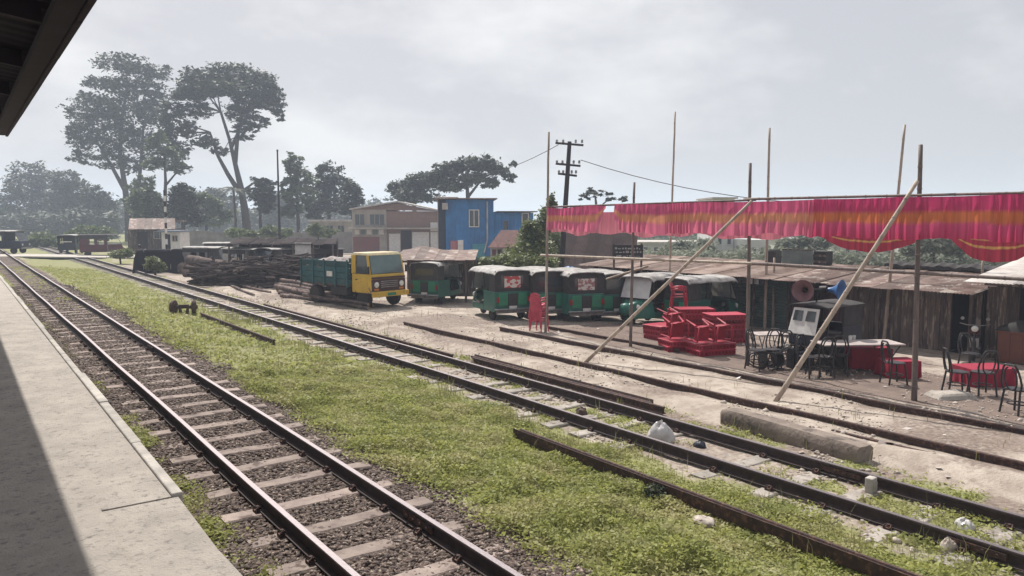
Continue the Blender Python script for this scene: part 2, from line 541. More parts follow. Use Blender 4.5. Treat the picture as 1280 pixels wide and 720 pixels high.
# ---------------------------------------------------------------- rails and sleepers
RH = .15
def rail_prof(h=RH):
    f = h / .15
    return [(-.066 * f, 0), (.066 * f, 0), (.066 * f, .010 * f), (.012 * f, .030 * f), (.009 * f, .104 * f), (.034 * f, .116 * f), (.035 * f, .140 * f), (.028 * f, .150 * f),
            (-.028 * f, .150 * f), (-.035 * f, .140 * f), (-.034 * f, .116 * f), (-.009 * f, .104 * f), (-.012 * f, .030 * f), (-.066 * f, .010 * f)]
def rail_mesh(mb, pts, roll=0.0, h=RH):
    """sweep the rail profile along points"""
    pf = rail_prof(h)
    n = len(pf)
    vs, fs = [], []
    for i, p in enumerate(pts):
        p = Vector(p)
        t = (Vector(pts[min(i + 1, len(pts) - 1)]) - Vector(pts[max(i - 1, 0)])).normalized()
        s = Vector((t.y, -t.x, 0)).normalized()
        u = s.cross(t)
        cr, sr = math.cos(roll), math.sin(roll)
        for a, b in pf:
            b2 = b - (h / 2 if roll else 0)
            vs.append(p + s * (a * cr - b2 * sr) + u * (a * sr + b2 * cr))
    for i in range(len(pts) - 1):
        for k in range(n):
            k2 = (k + 1) % n
            fs.append((i * n + k, i * n + k2, (i + 1) * n + k2, (i + 1) * n + k))
    fs.append(tuple(range(n - 1, -1, -1)))
    fs.append(tuple(range((len(pts) - 1) * n, len(pts) * n)))
    return mb.add(vs, fs)
def sleeper_mesh(L, W, H, seed, m):
    r = random.Random(seed)
    mb = MB()
    nseg = 8
    top = [(x, r.uniform(-.008, .008)) for x in range(nseg + 1)]
    vs = []
    for i in range(nseg + 1):
        x = -L / 2 + L * i / nseg
        w0, w1 = W / 2 + r.uniform(-.008, .008), W / 2 + r.uniform(-.008, .008)
        z = top[i][1]
        vs += [(x, -w0, -H), (x, w1, -H), (x, w1 - .004, z - .015), (x, w1 - .02, z), (x, -w0 + .02, z), (x, -w0 + .004, z - .015)]
    fs = []
    for i in range(nseg):
        for k in range(6):
            k2 = (k + 1) % 6
            fs.append((i * 6 + k, (i + 1) * 6 + k, (i + 1) * 6 + k2, i * 6 + k2))
    fs += [tuple(range(5, -1, -1))[::-1], tuple(range(nseg * 6, nseg * 6 + 6))[::-1]]
    mb.add(vs, fs)
    return mb.mesh('sleeper', m)
def clip_mesh():
    mb = MB()
    for sx in (1,):
        mb.box(.05, .12, -.045, .045, -.005, .025)
        mb.tube([(sx * .085, 0, .02), (sx * .085, 0, .058)], .02, 6)
        mb.tube([(sx * .115, -.04, .03), (sx * .08, -.03, .05), (sx * .055, 0, .035), (sx * .08, .03, .05), (sx * .115, .04, .03)], .011, 5)
    return mb.mesh('rail_clip', m_rust)
clip_me = clip_mesh()
plate_me = None
def make_track(label, xc, ztop, ya, yb, spacing, gauge, L, W, smat, jit, skip, clip_to, phase=0.0):
    t = thing('railway_track', label, 'railway track', (xc, 0, 0))
    g2 = gauge / 2 + .035
    for s in (-1, 1):
        pts = []
        y = ya
        while y < yb:
            pts.append((s * g2 + .008 * math.sin(y * .7 + s) * (1 if jit else .5), y, ztop - RH + .012 * (vnoise(y * .25, 1.0 + s, 4) - .5)))
            y += 1.6
        rail_mesh(MB(), pts).build('rail', m_rail, t, auto=40)
    ms = [sleeper_mesh(L, W, .13, k, smat) for k in range(5)]
    y, k = ya + phase, 0
    while y < yb - 1:
        k += 1
        if random.random() >= skip:
            o = inst('sleeper', ms[k % 5], t, (random.uniform(-.04, .04), y + random.uniform(-jit, jit), ztop - RH - .004 + random.uniform(-.012, 0)), (0, random.uniform(-.01, .01), random.uniform(-.03, .03)))
            if y < clip_to:
                for s in (-1, 1):
                    inst('rail_clip', clip_me, o, (s * g2 - o.location.x, 0, .004))
                    inst('rail_clip', clip_me, o, (s * g2 - o.location.x, 0, .004), (0, 0, math.pi))
        y += spacing
    # joint bars bolted to the webs
    for s in (-1, 1):
        for yj in np.arange(ya + 7.3 + (2.1 if s > 0 else 0), min(yb, 60), 12.6):
            mb = MB()
            for q in (-1, 1):
                mb.box(s * g2 + q * .030 - .012, s * g2 + q * .030 + .012, yj - .28, yj + .28, ztop - .115, ztop - .045)
                for b_ in (-.2, -.07, .07, .2):
                    mb.tube([(s * g2 + q * .04, yj + b_, ztop - .08), (s * g2 + q * .062, yj + b_, ztop - .08)], .018, 6)
            mb.build('joint_bar', m_rust, t)
    return t
T1X, T1Z = 3.0, .25
T2X, T2Z = 8.70, -.11
make_track('railway track on close pale sleepers running right beside the platform edge', T1X, T1Z, -3, 150, .75, 1.0, 1.9, .24, m_sleeper, .03, 0, 22, .30)
make_track('railway track with half buried sleepers beyond the green verge', T2X, T2Z, -4, 120, .80, 1.0, 1.95, .26, m_sleeper2, .06, .06, 20, .15)

def loose_rail(label, p, q, roll=0.0, h=RH, n=6, sink=0.0, mt=None, name='loose_rail', wob=.0):
    p, q = Vector(p), Vector(q)
    o = thing(name, label, 'rail', (p.x, p.y, 0))
    pts = []
    for i in range(n + 1):
        w = p.lerp(q, i / n)
        z = (gz(w.x, w.y) if sink == 0 else gbase(w.x) + .12 * (gz(w.x, w.y) - gbase(w.x))) - sink + (h * .44 if roll else 0)
        pts.append((w.x - p.x + wob * (vnoise(i * .7, 2., 8) - .5), w.y - p.y, z))
    zf = np.polyfit(np.arange(n + 1), [a[2] for a in pts], 1)
    if sink == 0:
        pts = [(a[0], a[1], zf[1] + zf[0] * i + (.05 if roll else .015)) for i, a in enumerate(pts)]
    rail_mesh(MB(), pts, roll, h).build('rail_length', mt or m_rust, o, auto=40)
    return o
def para(u, v, u2):                    # a ground line parallel to the tracks from pixel (u, v) to column u2
    p = G(u, v)
    lo, hi = -6.0, 300.0
    for _ in range(50):
        mid = (lo + hi) / 2
        r = Vector((p.x, mid, p.z)) - CAM
        uu = 640 + FPX * r.dot(RT) / r.dot(FW) if r.dot(FW) > .1 else 9e9
        if uu > u2: lo = mid
        else: hi = mid
    return p, Vector((p.x, lo, p.z))
a, b = para(647, 549, 1150)
loose_rail('long rusty rail dumped on its side in the grass of the right foreground', a, b, roll=R(88), n=4, h=.17)
a, b = para(251, 396, 343)
loose_rail('short dark rail lying in the grass left of the second track', a, b, h=.14, n=2)
a, b = para(830, 520, 591)
loose_rail('spare rusty rail ending beside the white plastic bag, upright against the second track', a, b, h=.13, n=3)
loose_rail('second spare rail lying on its side close behind the one ending by the plastic bag', a + Vector((.2, .5, 0)), b + Vector((.2, .3, 0)), roll=R(90), h=.12, n=3)
a, b = para(566, 450, 330)
loose_rail('spare rail behind the second track, reaching back towards the log pile', a, b, h=.13, n=4)
# old siding sunk in the earth
a, b = para(880, 494, 505)
q = para(880, 494, 1330)[1]
loose_rail('buried siding rail running from the yard past the long stone beam', b, q, h=.15, n=40, sink=.035, name='sunken_rail', wob=.02)
a, b = para(1040, 545, 1330)
loose_rail('short sunken siding rail starting at the end of the stone beam', a, b, h=.14, n=8, sink=.04, name='sunken_rail')
a, b = para(900, 468, 625)
q = para(900, 468, 1330)[1]
loose_rail('sunken siding rail passing the feet of the bamboo poles and red furniture', b, q, h=.15, n=40, sink=.04, name='sunken_rail', wob=.02)
a, b = para(850, 441, 685)
loose_rail('rusty sunken rail nearest the parked green autos', a, b, h=.14, n=16, sink=.05, name='sunken_rail', wob=.02)

# ---------------------------------------------------------------- ballast stones (one mass)
def in_view(x, y, z, pad=40):
    P = np.stack([x, y, z - CAMZ], -1)
    f = P @ np.array(FW); r = P @ np.array(RT); u = P @ np.array(UP)
    ok = f > .6
    f = np.maximum(f, .6)
    px, py = 640 + FPX * r / f, 360 - FPX * u / f
    return ok & (px > -pad) & (px < 1280 + pad) & (py > -pad) & (py < 720 + pad * 2), f
ico = None
def ico_data():
    t = (1 + 5 ** .5) / 2
    v = np.array([(-1, t, 0), (1, t, 0), (-1, -t, 0), (1, -t, 0), (0, -1, t), (0, 1, t), (0, -1, -t), (0, 1, -t), (t, 0, -1), (t, 0, 1), (-t, 0, -1), (-t, 0, 1)], float)
    v /= np.linalg.norm(v[0])
    f = np.array([(0, 11, 5), (0, 5, 1), (0, 1, 7), (0, 7, 10), (0, 10, 11), (1, 5, 9), (5, 11, 4), (11, 10, 2), (10, 7, 6), (7, 1, 8), (3, 9, 4), (3, 4, 2), (3, 2, 6), (3, 6, 8), (3, 8, 9), (4, 9, 5), (2, 4, 11), (6, 2, 10), (8, 6, 7), (9, 8, 1)])
    return v, f
ICV, ICF = ico_data()
def stones(name, label, x, y, z, s, m, flat=.7):
    n = len(x)
    sc = s[:, None] * rng.uniform(.6, 1.15, (n, 3)) * np.array([1, 1, flat])
    an = rng.uniform(0, 6.28, n)
    v = ICV[None] * (1 + rng.uniform(-.22, .22, (n, 12, 1)))
    v = v * sc[:, None, :]
    c, sn = np.cos(an)[:, None], np.sin(an)[:, None]
    tl = rng.uniform(-.5, .5, (n, 1))
    vx, vy, vz = v[..., 0], v[..., 1], v[..., 2]
    vz2 = vz + vx * tl
    v = np.stack([vx * c - vy * sn + x[:, None], vx * sn + vy * c + y[:, None], vz2 + z[:, None]], -1).reshape(-1, 3)
    f = (ICF[None] + (np.arange(n) * 12)[:, None, None]).reshape(-1, 3)
    o = link(bpy.data.objects.new(name, npmesh(name, v, f, m, tris=True)))
    return tag(o, label, None, None, 'stuff')
N = 150000
x = rng.uniform(1.6, 5.2, N); y = 1.5 + 40 * rng.random(N) ** 1.7
keep = rng.random(N) < ballastw(x, y) * np.clip(1.15 - y / 45, .15, 1)
x, y = x[keep], y[keep]
z = gzn(x, y)
ok, f = in_view(x, y, z)
x, y, z, f = x[ok], y[ok], z[ok], f[ok]
s = rng.uniform(.018, .036, len(x)) * (1 + .4 * (f > 14))
stones('ballast', 'dark broken stone ballast around the platform track', x, y, z + s * .25, s, m_stone)
N = 40000
x = rng.uniform(7.2, 19, N); y = -2 + 44 * rng.random(N) ** 1.6
keep = rng.random(N) < (1 - grassw(x, y)) * sst(.45, .7, fbm(x * .7, y * .7, 55)) * np.clip(1.3 - y / 40, .2, 1) * np.where(x < 10.6, 1.6, .6)
x, y = x[keep], y[keep]
z = gzn(x, y)
ok, f = in_view(x, y, z)
x, y, z, f = x[ok], y[ok], z[ok], f[ok]
s = rng.uniform(.010, .032, len(x)) * np.where(rng.random(len(x)) < .05, 2.0, 1)
s = np.where((x < 10.4), s * 1.35, s)
stones('gravel', 'loose pale stones and brick bits scattered on the bare earth', x, y, z + s * .15, s, m_pebble)

# ---------------------------------------------------------------- grass and weeds
def leaves(P, size, m, up=.6, asp=.55, name='foliage', droop=0.0):
    """one leaf-shaped quad for every point"""
    n = len(P)
    nr = rng.normal(size=(n, 3)); nr[:, 2] = np.abs(nr[:, 2]) + up * 2
    nr /= np.linalg.norm(nr, axis=1)[:, None]
    a = rng.normal(size=(n, 3))
    a -= nr * (a * nr).sum(1)[:, None]
    a /= np.linalg.norm(a, axis=1)[:, None]
    a[:, 2] -= droop
    b = np.cross(nr, a)
    L = (size * rng.uniform(.6, 1.3, n))[:, None]
    W = L * asp
    v = np.stack([P - a * L * .5, P + b * W * .5 + a * L * .05, P + a * L * .5, P - b * W * .5 + a * L * .05], 1).reshape(-1, 3)
    f = np.arange(n * 4).reshape(-1, 4)
    return npmesh(name, v, f, m)
def blades(P, h, w, m, name='grass', lean=.5):
    n = len(P)
    an = rng.uniform(0, 6.28, n)
    d = np.stack([np.cos(an), np.sin(an), np.zeros(n)], -1)
    s = np.stack([-np.sin(an), np.cos(an), np.zeros(n)], -1)
    H = h * rng.uniform(.5, 1.4, n)
    tip = P + d * (H * lean * rng.uniform(.2, 1.2, n))[:, None] + np.array([0, 0, 1.]) * H[:, None]
    mid = P + d * (H * lean * .2)[:, None] + np.array([0, 0, 1.]) * (H * .55)[:, None]
    W = w[:, None]
    v = np.stack([P - s * W * .5, P + s * W * .5, mid + s * W * .4, tip, mid - s * W * .4], 1).reshape(-1, 3)
    base = (np.arange(n) * 5)[:, None]
    me = npmesh(name, v, np.concatenate([base + np.array([0, 1, 2, 4])], 1), m)
    tri = npmesh(name + '_tip', v, base + np.array([4, 2, 3]), m, tris=True)
    return me, tri
m_grass = mat('grass_leaf', (.40, .415, .125), (.19, .22, .066), scale=3.0, rough=.6, trans=.45, detail=7, lo=.3, hi=.7, c3=(.42, .39, .19), s3=.5, lo3=.47, hi3=.66)
def grow(N, ylo, yhi, pw, dens, smin, smax, hmax, label, far=False):
    x = rng.uniform(1.2, 10.6, N) if not far else rng.uniform(1.2, 16, N)
    y = ylo + (yhi - ylo) * rng.random(N) ** pw
    w = grassw(x, y)
    lush = fbm(x * 1.6, y * 1.6, 91)
    keep = rng.random(N) < w ** 1.5 * dens * (.35 + .9 * sst(.3, .62, lush)) * np.where((x > 7.6), .35, np.where(x < 2.2, .6, 1))
    x, y, lush = x[keep], y[keep], lush[keep]
    z = gzn(x, y)
    ok, f = in_view(x, y, z, 30)
    x, y, z, f, lush = x[ok], y[ok], z[ok], f[ok], lush[ok]
    near = (1 - sst(5.8, 7.6, x)) * .6 + .4
    hh = np.where(x < 2.3, .35, 1.0) * hmax * (.3 + .9 * sst(.35, .7, lush)) * near * rng.random(len(x)) ** .7
    P = np.stack([x, y, z + hh], -1)
    o = link(bpy.data.objects.new('ground_cover', leaves(P, rng.uniform(smin, smax, len(x)), m_grass, up=.35, asp=.6)))
    return tag(o, label, None, None, 'stuff')
grow(700000, 1.0, 16, 1.25, 1.3, .024, .06, .15, 'low leafy green weeds covering the near verge between the tracks')
grow(200000, 14, 60, 1.5, .9, .05, .11, .10, 'sparse yellow green weeds on the farther verge', True)

def tufts(N, label):
    x = rng.uniform(1.2, 14, N); y = 1.0 + 34 * rng.random(N) ** 1.4
    c = fbm(x * 2.2, y * 2.2, 151)
    w = np.maximum(grassw(x, y) * .8, .10 * sst(7, 9, x))
    edge = np.exp(-((x - 4.3) / .35) ** 2) + np.exp(-((x - 7.6) / .4) ** 2) + np.exp(-((x - 9.9) / .3) ** 2) * .6 + .25
    keep = rng.random(N) < w * edge * sst(.52, .66, c)
    x, y = x[keep], y[keep]
    z = gzn(x, y)
    ok, f = in_view(x, y, z)
    x, y, z, f = x[ok], y[ok], z[ok], f[ok]
    P = np.stack([x, y, z], -1)
    h = rng.uniform(.07, .22, len(x)) ** 1.0 * np.where(rng.random(len(x)) < .08, 1.8, 1)
    m = mat('dry_blade', (.34, .32, .15), (.20, .22, .075), scale=2.0, rough=.7, trans=.3)
    a, b = blades(P, h, np.clip(.006 * f / 8, .006, .016), m)
    oa = tag(link(bpy.data.objects.new('grass_blades', a)), label, None, None, 'stuff')
    ob = link(bpy.data.objects.new('grass_tips', b), oa)
tufts(160000, 'taller dry grass blades and stalks along the track edges')
# ---------------------------------------------------------------- vehicles (front = local -Y)
def wheel(par, x, y, r, w, rimm=None, z=None, n=18):
    z = r if z is None else z
    M = TM(x, y, z, 0, R(90), 0)
    t = MB().lathe([(r * .55, -w * .5), (r * .9, -w * .5), (r, -w * .3), (r, w * .3), (r * .9, w * .5), (r * .55, w * .5)], n, M).build('wheel', m_tyre, par, auto=40)
    MB().lathe([(r * .12, -w * .42), (r * .56, -w * .36), (r * .58, 0), (r * .56, w * .36), (r * .12, w * .42)], 12, M).build('rim', rimm or m_steel, t)
    return t
m_green = mat('auto_green', (.012, .125, .088), (.009, .08, .058), scale=3, rough=.4, coat=.15, rnd=.2)
m_greenlit = mat('auto_green_lit', (.02, .22, .12), (.015, .15, .085), scale=3, rough=.4, coat=.15)  # brighter copy of the body green, lit look put into the colour
m_canvas = mat('dark_canvas', (.028, .026, .028), (.05, .045, .045), scale=4, rough=.9)
m_hood = mat('pale_hood', (.38, .37, .36), (.17, .16, .155), scale=5, rough=.7, rnd=.12)
m_tail = mat('tail_lamp', (.35, .01, .012), rough=.25)
m_lamp = mat('lamp_glass', (.75, .74, .7), rough=.15)
m_seat = mat('seat_vinyl', (.05, .018, .02), (.03, .012, .014), rough=.5)
def poster_mat(name, bgc, fg, k):
    m = mat(name, bgc, fg, scale=k, rough=.6, detail=1, lo=.48, hi=.52, coord='Generated')
    return m
m_posterA = poster_mat('poster_red', (.45, .06, .06), (.62, .56, .52), 3.3)
m_posterB = poster_mat('poster_pale', (.60, .57, .54), (.32, .16, .15), 4.1)
def make_auto(poster=None, body=None, panel=None):
    body = body or m_green
    panel = panel or m_greenlit
    t = thing('auto_rickshaw', '', 'auto rickshaw')
    mb = MB()
    mb.box(-.60, .60, -.62, 1.18, .30, .35)
    for s in (-1, 1):
        x0, x1 = (.60, .64) if s > 0 else (-.64, -.60)
        mb.box(x0, x1, .28, 1.18, .30, .98)
        mb.box(x0, x1, -.62, .28, .30, .52)
    mb.box(-.64, .64, 1.18, 1.22, .34, .98)
    mb.build('body', body, t, bevel=.02)
    def cowl(s, q):
        y = -.62 - .72 * q
        w = .62 * (1 - .62 * q ** 1.5)
        a = math.pi * (s * 1.0)
        zt = .98 - .16 * q - .25 * max(0, q - .8)
        z = .32 + (zt - .32) * min(1, math.sin(a) * 1.35 + .0)
        x = -w * math.cos(a) * (1.0 if abs(math.cos(a)) < .999 else 1)
        return (x, y, z)
    MB().grid(cowl, 20, 10).build('front_cowl', body, t, smooth=True)
    MB().lathe([(.01, 0), (.20, .01), (.22, .10), (.16, .26)], 14, TM(0, -1.34, .62, R(85))).build('nose', body, t, smooth=True)
    def roof(a, b):
        x = -.69 + 1.38 * a
        y = -.86 + 2.12 * b
        e = abs(2 * a - 1)
        z = 1.74 - .05 * e ** 2 - .10 * max(0, (e - .82) / .18) ** 1.5 - .05 * max(0, (b - .85) / .15) ** 2 - .05 * max(0, (.12 - b) / .12) ** 2 + .012 * math.sin(b * 14)
        return (x, y, z)
    MB().sheet(roof, 20, 18, (0, 0, .03)).build('roof', m_hood, t, auto=50)
    mb = MB()
    mb.box(-.64, .64, 1.17, 1.20, .98, 1.17)
    mb.box(-.64, .64, 1.17, 1.20, 1.50, 1.66)
    mb.box(-.64, -.42, 1.17, 1.20, 1.17, 1.50)
    mb.box(.42, .64, 1.17, 1.20, 1.17, 1.50)
    for s in (-1, 1):
        x0, x1 = (.61, .635) if s > 0 else (-.635, -.61)
        mb.box(x0, x1, .72, 1.17, .98, 1.64)
    mb.build('rear_canvas', m_canvas, t)
    w_ = MB().box(-.42, .42, 1.178, 1.192, 1.17, 1.50).build('rear_window', m_glass, t)
    if poster:
        MB().box(-.30, .30, 1.196, 1.204, 1.10, 1.48).build('poster', poster, t)
    for s in (-1, 1):
        MB().tube([(s * .615, .26, .95), (s * .62, .26, 1.66)], .02, 8).build('pillar', m_black, t)
        MB().tube([(s * .60, -.64, .90), (s * .58, -.66, 1.2), (s * .56, -.60, 1.66)], .022, 8).build('pillar', m_black, t)
        MB().tube([(s * .63, -.60, .50), (s * .63, .26, .50)], .018, 6).build('door_sill', m_black, t)
        MB().box(s * .36 - .17, s * .36 + .17, 1.225, 1.25, .52, .93).build('rear_panel', panel, t, bevel=.02)
        MB().box(s * .57 - .04, s * .57 + .04, 1.252, 1.28, .62, .80).build('tail_lamp', m_tail, t, bevel=.01)
        MB().tube([(s * .45, .4, 1.66), (s * .45, -.6, 1.66)], .02, 6).build('roof_rail', m_black, t)
    MB().box(-.17, .17, 1.222, 1.236, .50, .90).build('engine_hatch', m_canvas, t)
    pl = MB().box(-.14, .14, 1.238, 1.246, .42, .50).build('number_plate', m_white, t)
    mb = MB().tube([(-.66, 1.24, .40), (-.62, 1.31, .40), (.62, 1.31, .40), (.66, 1.24, .40)], .03, 8)
    mb.build('bumper', m_steel, t, smooth=True)
    MB().box(-.60, .60, 1.20, 1.26, .26, .36).build('rear_valance', mat('dusty_grey', (.22, .2, .19), (.13, .115, .11), rough=.8), t)
    ws = MB().hexa([(-.55, -.92, .97), (.55, -.92, .97), (.55, -.90, .97), (-.55, -.90, .97), (-.52, -.66, 1.63), (.52, -.66, 1.63), (.52, -.64, 1.63), (-.52, -.64, 1.63)]).build('windscreen', mat('windscreen', (.25, .28, .29), (.42, .44, .44), scale=2, rough=.07, spec=.9), t)
    MB().tube([(-.57, -.93, .95), (.57, -.93, .95), (.54, -.65, 1.65), (-.54, -.65, 1.65), (-.57, -.93, .95)], .022, 6).build('frame', m_black, ws)
    MB().box(-.55, .55, .25, .95, .36, .68).build('passenger_seat', m_seat, t, bevel=.05)
    MB().box(-.55, .55, .92, 1.06, .68, 1.16).build('seat_back', m_seat, t, bevel=.05)
    MB().box(-.25, .25, -.35, -.02, .36, .70).build('driver_seat', m_seat, t, bevel=.05)
    MB().tube([(-.3, -.66, 1.0), (0, -.72, .96), (.3, -.66, 1.0)], .017, 6).build('handlebar', m_black, t)
    for s in (-1, 1):
        MB().lathe([(.02, 0), (.085, .03), (.09, .06), (.03, .10)], 12, TM(s * .30, -1.12, .70, R(90))).build('headlamp', m_lamp, t)
        wheel(t, s * .53, .78, .215, .12)
    MB().tube([(0, -.9, .55), (0, -1.08, .42), (0, -1.10, .22)], .04, 8).build('front_fork', m_black, t)
    wheel(t, 0, -1.10, .205, .11)
    def mg(a, b):
        an = R(20) + R(150) * b
        return (-.09 + .18 * a, -1.10 - .25 * math.cos(an), .215 + .25 * math.sin(an))
    MB().sheet(mg, 2, 10, (0, 0, .012)).build('mudguard', body, t)
    return t
CAMR = -YAW                             # rz that turns local -Y towards the camera
proA, usedA = make_auto(m_posterA), []
proB, usedB = make_auto(m_posterB), []
proC, usedC = make_auto(None), []
GA = 'green auto rickshaws parked in the yard'
def auto(pro, used, u, v, face, label, sc=None):
    p = G(u, v)
    p.z = gz(p.x, p.y) - .01
    return place(pro, used, p, CAMR + R(face), label, GA, sc or 1.05)
# the photograph shows their backs: turned about 180 degrees away
auto(proA, usedA, 621, 396, 180 + 27, 'green auto with a red and white rear poster, leftmost of the parked row')
auto(proC, usedC, 673, 396, 180 + 18, 'dark green auto standing behind the tall stack of red chairs')
auto(proB, usedB, 714, 398, 180 + 20, 'green auto with a faded rear poster, right of the red chair stack')
auto(proC, usedC, 750, 398, 180 + 22, 'dark green auto just left of the auto with the whitish windscreen')
auto(proC, usedC, 550, 377, 180 - 25, 'green auto parked under the rusty roofed shed beside the yellow truck')
auto(proB, usedB, 771, 383, 150, 'green auto half hidden behind the auto with the whitish windscreen')
m_skyscreen = mat('sky_reflection_white', (.62, .62, .61), (.48, .48, .47), scale=3, rough=.4)  # pale sky reflection painted as plain white on the windscreen
whi, usedW = make_auto(None, m_green, m_greenlit), []
for ch in whi.children:
    if ch.name.startswith('windscreen'):
        ch.data = ch.data.copy(); ch.data.materials[0] = m_skyscreen
auto(whi, usedW, 811, 404, -42, 'green auto with a big whitish windscreen turned towards the camera')
auto(proC, usedC, 879, 409, 180 - 62, 'green auto with pale roof parked against the green shutters')

# tempo vans at the level crossing, far left
def make_tempo(bodym, roofm):
    t = thing('tempo_van', '', 'van')
    mb = MB()
    mb.box(-.85, .85, -1.5, 1.9, .45, .55)
    mb.box(-.88, -.82, -.35, 1.9, .55, 1.15); mb.box(.82, .88, -.35, 1.9, .55, 1.15)
    mb.box(-.82, .82, 1.84, 1.9, .55, 1.15)
    mb.box(-.82, .82, -.40, -.35, .55, 2.02)
    mb.build('body', bodym, t, bevel=.03)
    MB().hexa([(-.85, -1.75, .5), (.85, -1.75, .5), (.85, -.42, .5), (-.85, -.42, .5), (-.82, -1.62, 1.15), (.82, -1.62, 1.15), (.82, -.42, 1.15), (-.82, -.42, 1.15)]).build('cab', bodym, t, bevel=.06)
    MB().hexa([(-.8, -1.6, 1.17), (.8, -1.6, 1.17), (.8, -1.56, 1.17), (-.8, -1.56, 1.17), (-.76, -1.2, 1.95), (.76, -1.2, 1.95), (.76, -1.16, 1.95), (-.76, -1.16, 1.95)]).build('windscreen', m_glass, t)
    def roof(a, b):
        e = abs(2 * a - 1)
        return (-.92 + 1.84 * a, -1.35 + 3.35 * b, 2.12 - .09 * e ** 3 + .01 * math.sin(b * 30))
    MB().sheet(roof, 12, 14, (0, 0, .05)).build('roof', roofm, t)
    for s in (-1, 1):
        for y in (-.38, .35, 1.1, 1.86):
            MB().tube([(s * .84, y, 1.1), (s * .84, y, 2.07)], .028, 6).build('pillar', m_black, t)
        MB().box(s * .86 - .01, s * .86 + .01, -.34, 1.86, 1.68, 2.06).build('side_canvas', m_canvas, t)
        for ya_, yb_ in ((-.34, -.12), (.42, .62), (1.16, 1.86)):
            MB().box(s * .858 - .01, s * .858 + .01, ya_, yb_, 1.152, 1.678).build('side_panel', bodym, t)
        MB().box(s * .62 - .18, s * .62 + .18, -.2, 1.8, .55, .95).build('bench', m_seat, t, bevel=.03)
        MB().lathe([(.02, 0), (.10, .03), (.10, .06)], 12, TM(s * .58, -1.70, .82, R(90))).build('headlamp', m_lamp, t)
        wheel(t, s * .74, 1.25, .29, .16); wheel(t, s * .74, -1.05, .29, .16)
    MB().box(-.86, .86, -1.85, -1.75, .42, .58).build('bumper', m_steel, t)
    MB().box(-.55, .55, 1.905, 1.925, 1.30, 1.42).build('sign_strip', m_white, t)
    return t
m_dkblue = mat('dark_blue_paint', (.02, .026, .045), (.012, .015, .028), rough=.4)
m_maroon = mat('maroon_paint', (.09, .014, .022), (.05, .009, .014), rough=.45, scale=2)
tv, usedT = make_tempo(m_dkblue, m_hood), []
tv2, usedT2 = make_tempo(m_maroon, m_canvas), []
GT = 'vans waiting near the level crossing'
def tempo(pro, used, u, v, face, label, sc=None):
    p = G(u, v); p.z = gz(p.x, p.y)
    return place(pro, used, p, CAMR + R(face), label, GT, sc)
tempo(tv, usedT, 8, 317, 95, 'dark open sided van cut by the left picture edge')
tempo(tv, usedT, 90, 317, -165, 'dark blue open sided van with pale roof, left of the maroon van', .92)
tempo(tv2, usedT2, 129, 321, 118, 'maroon van with a dark roof parked by the rubbish and bushes')

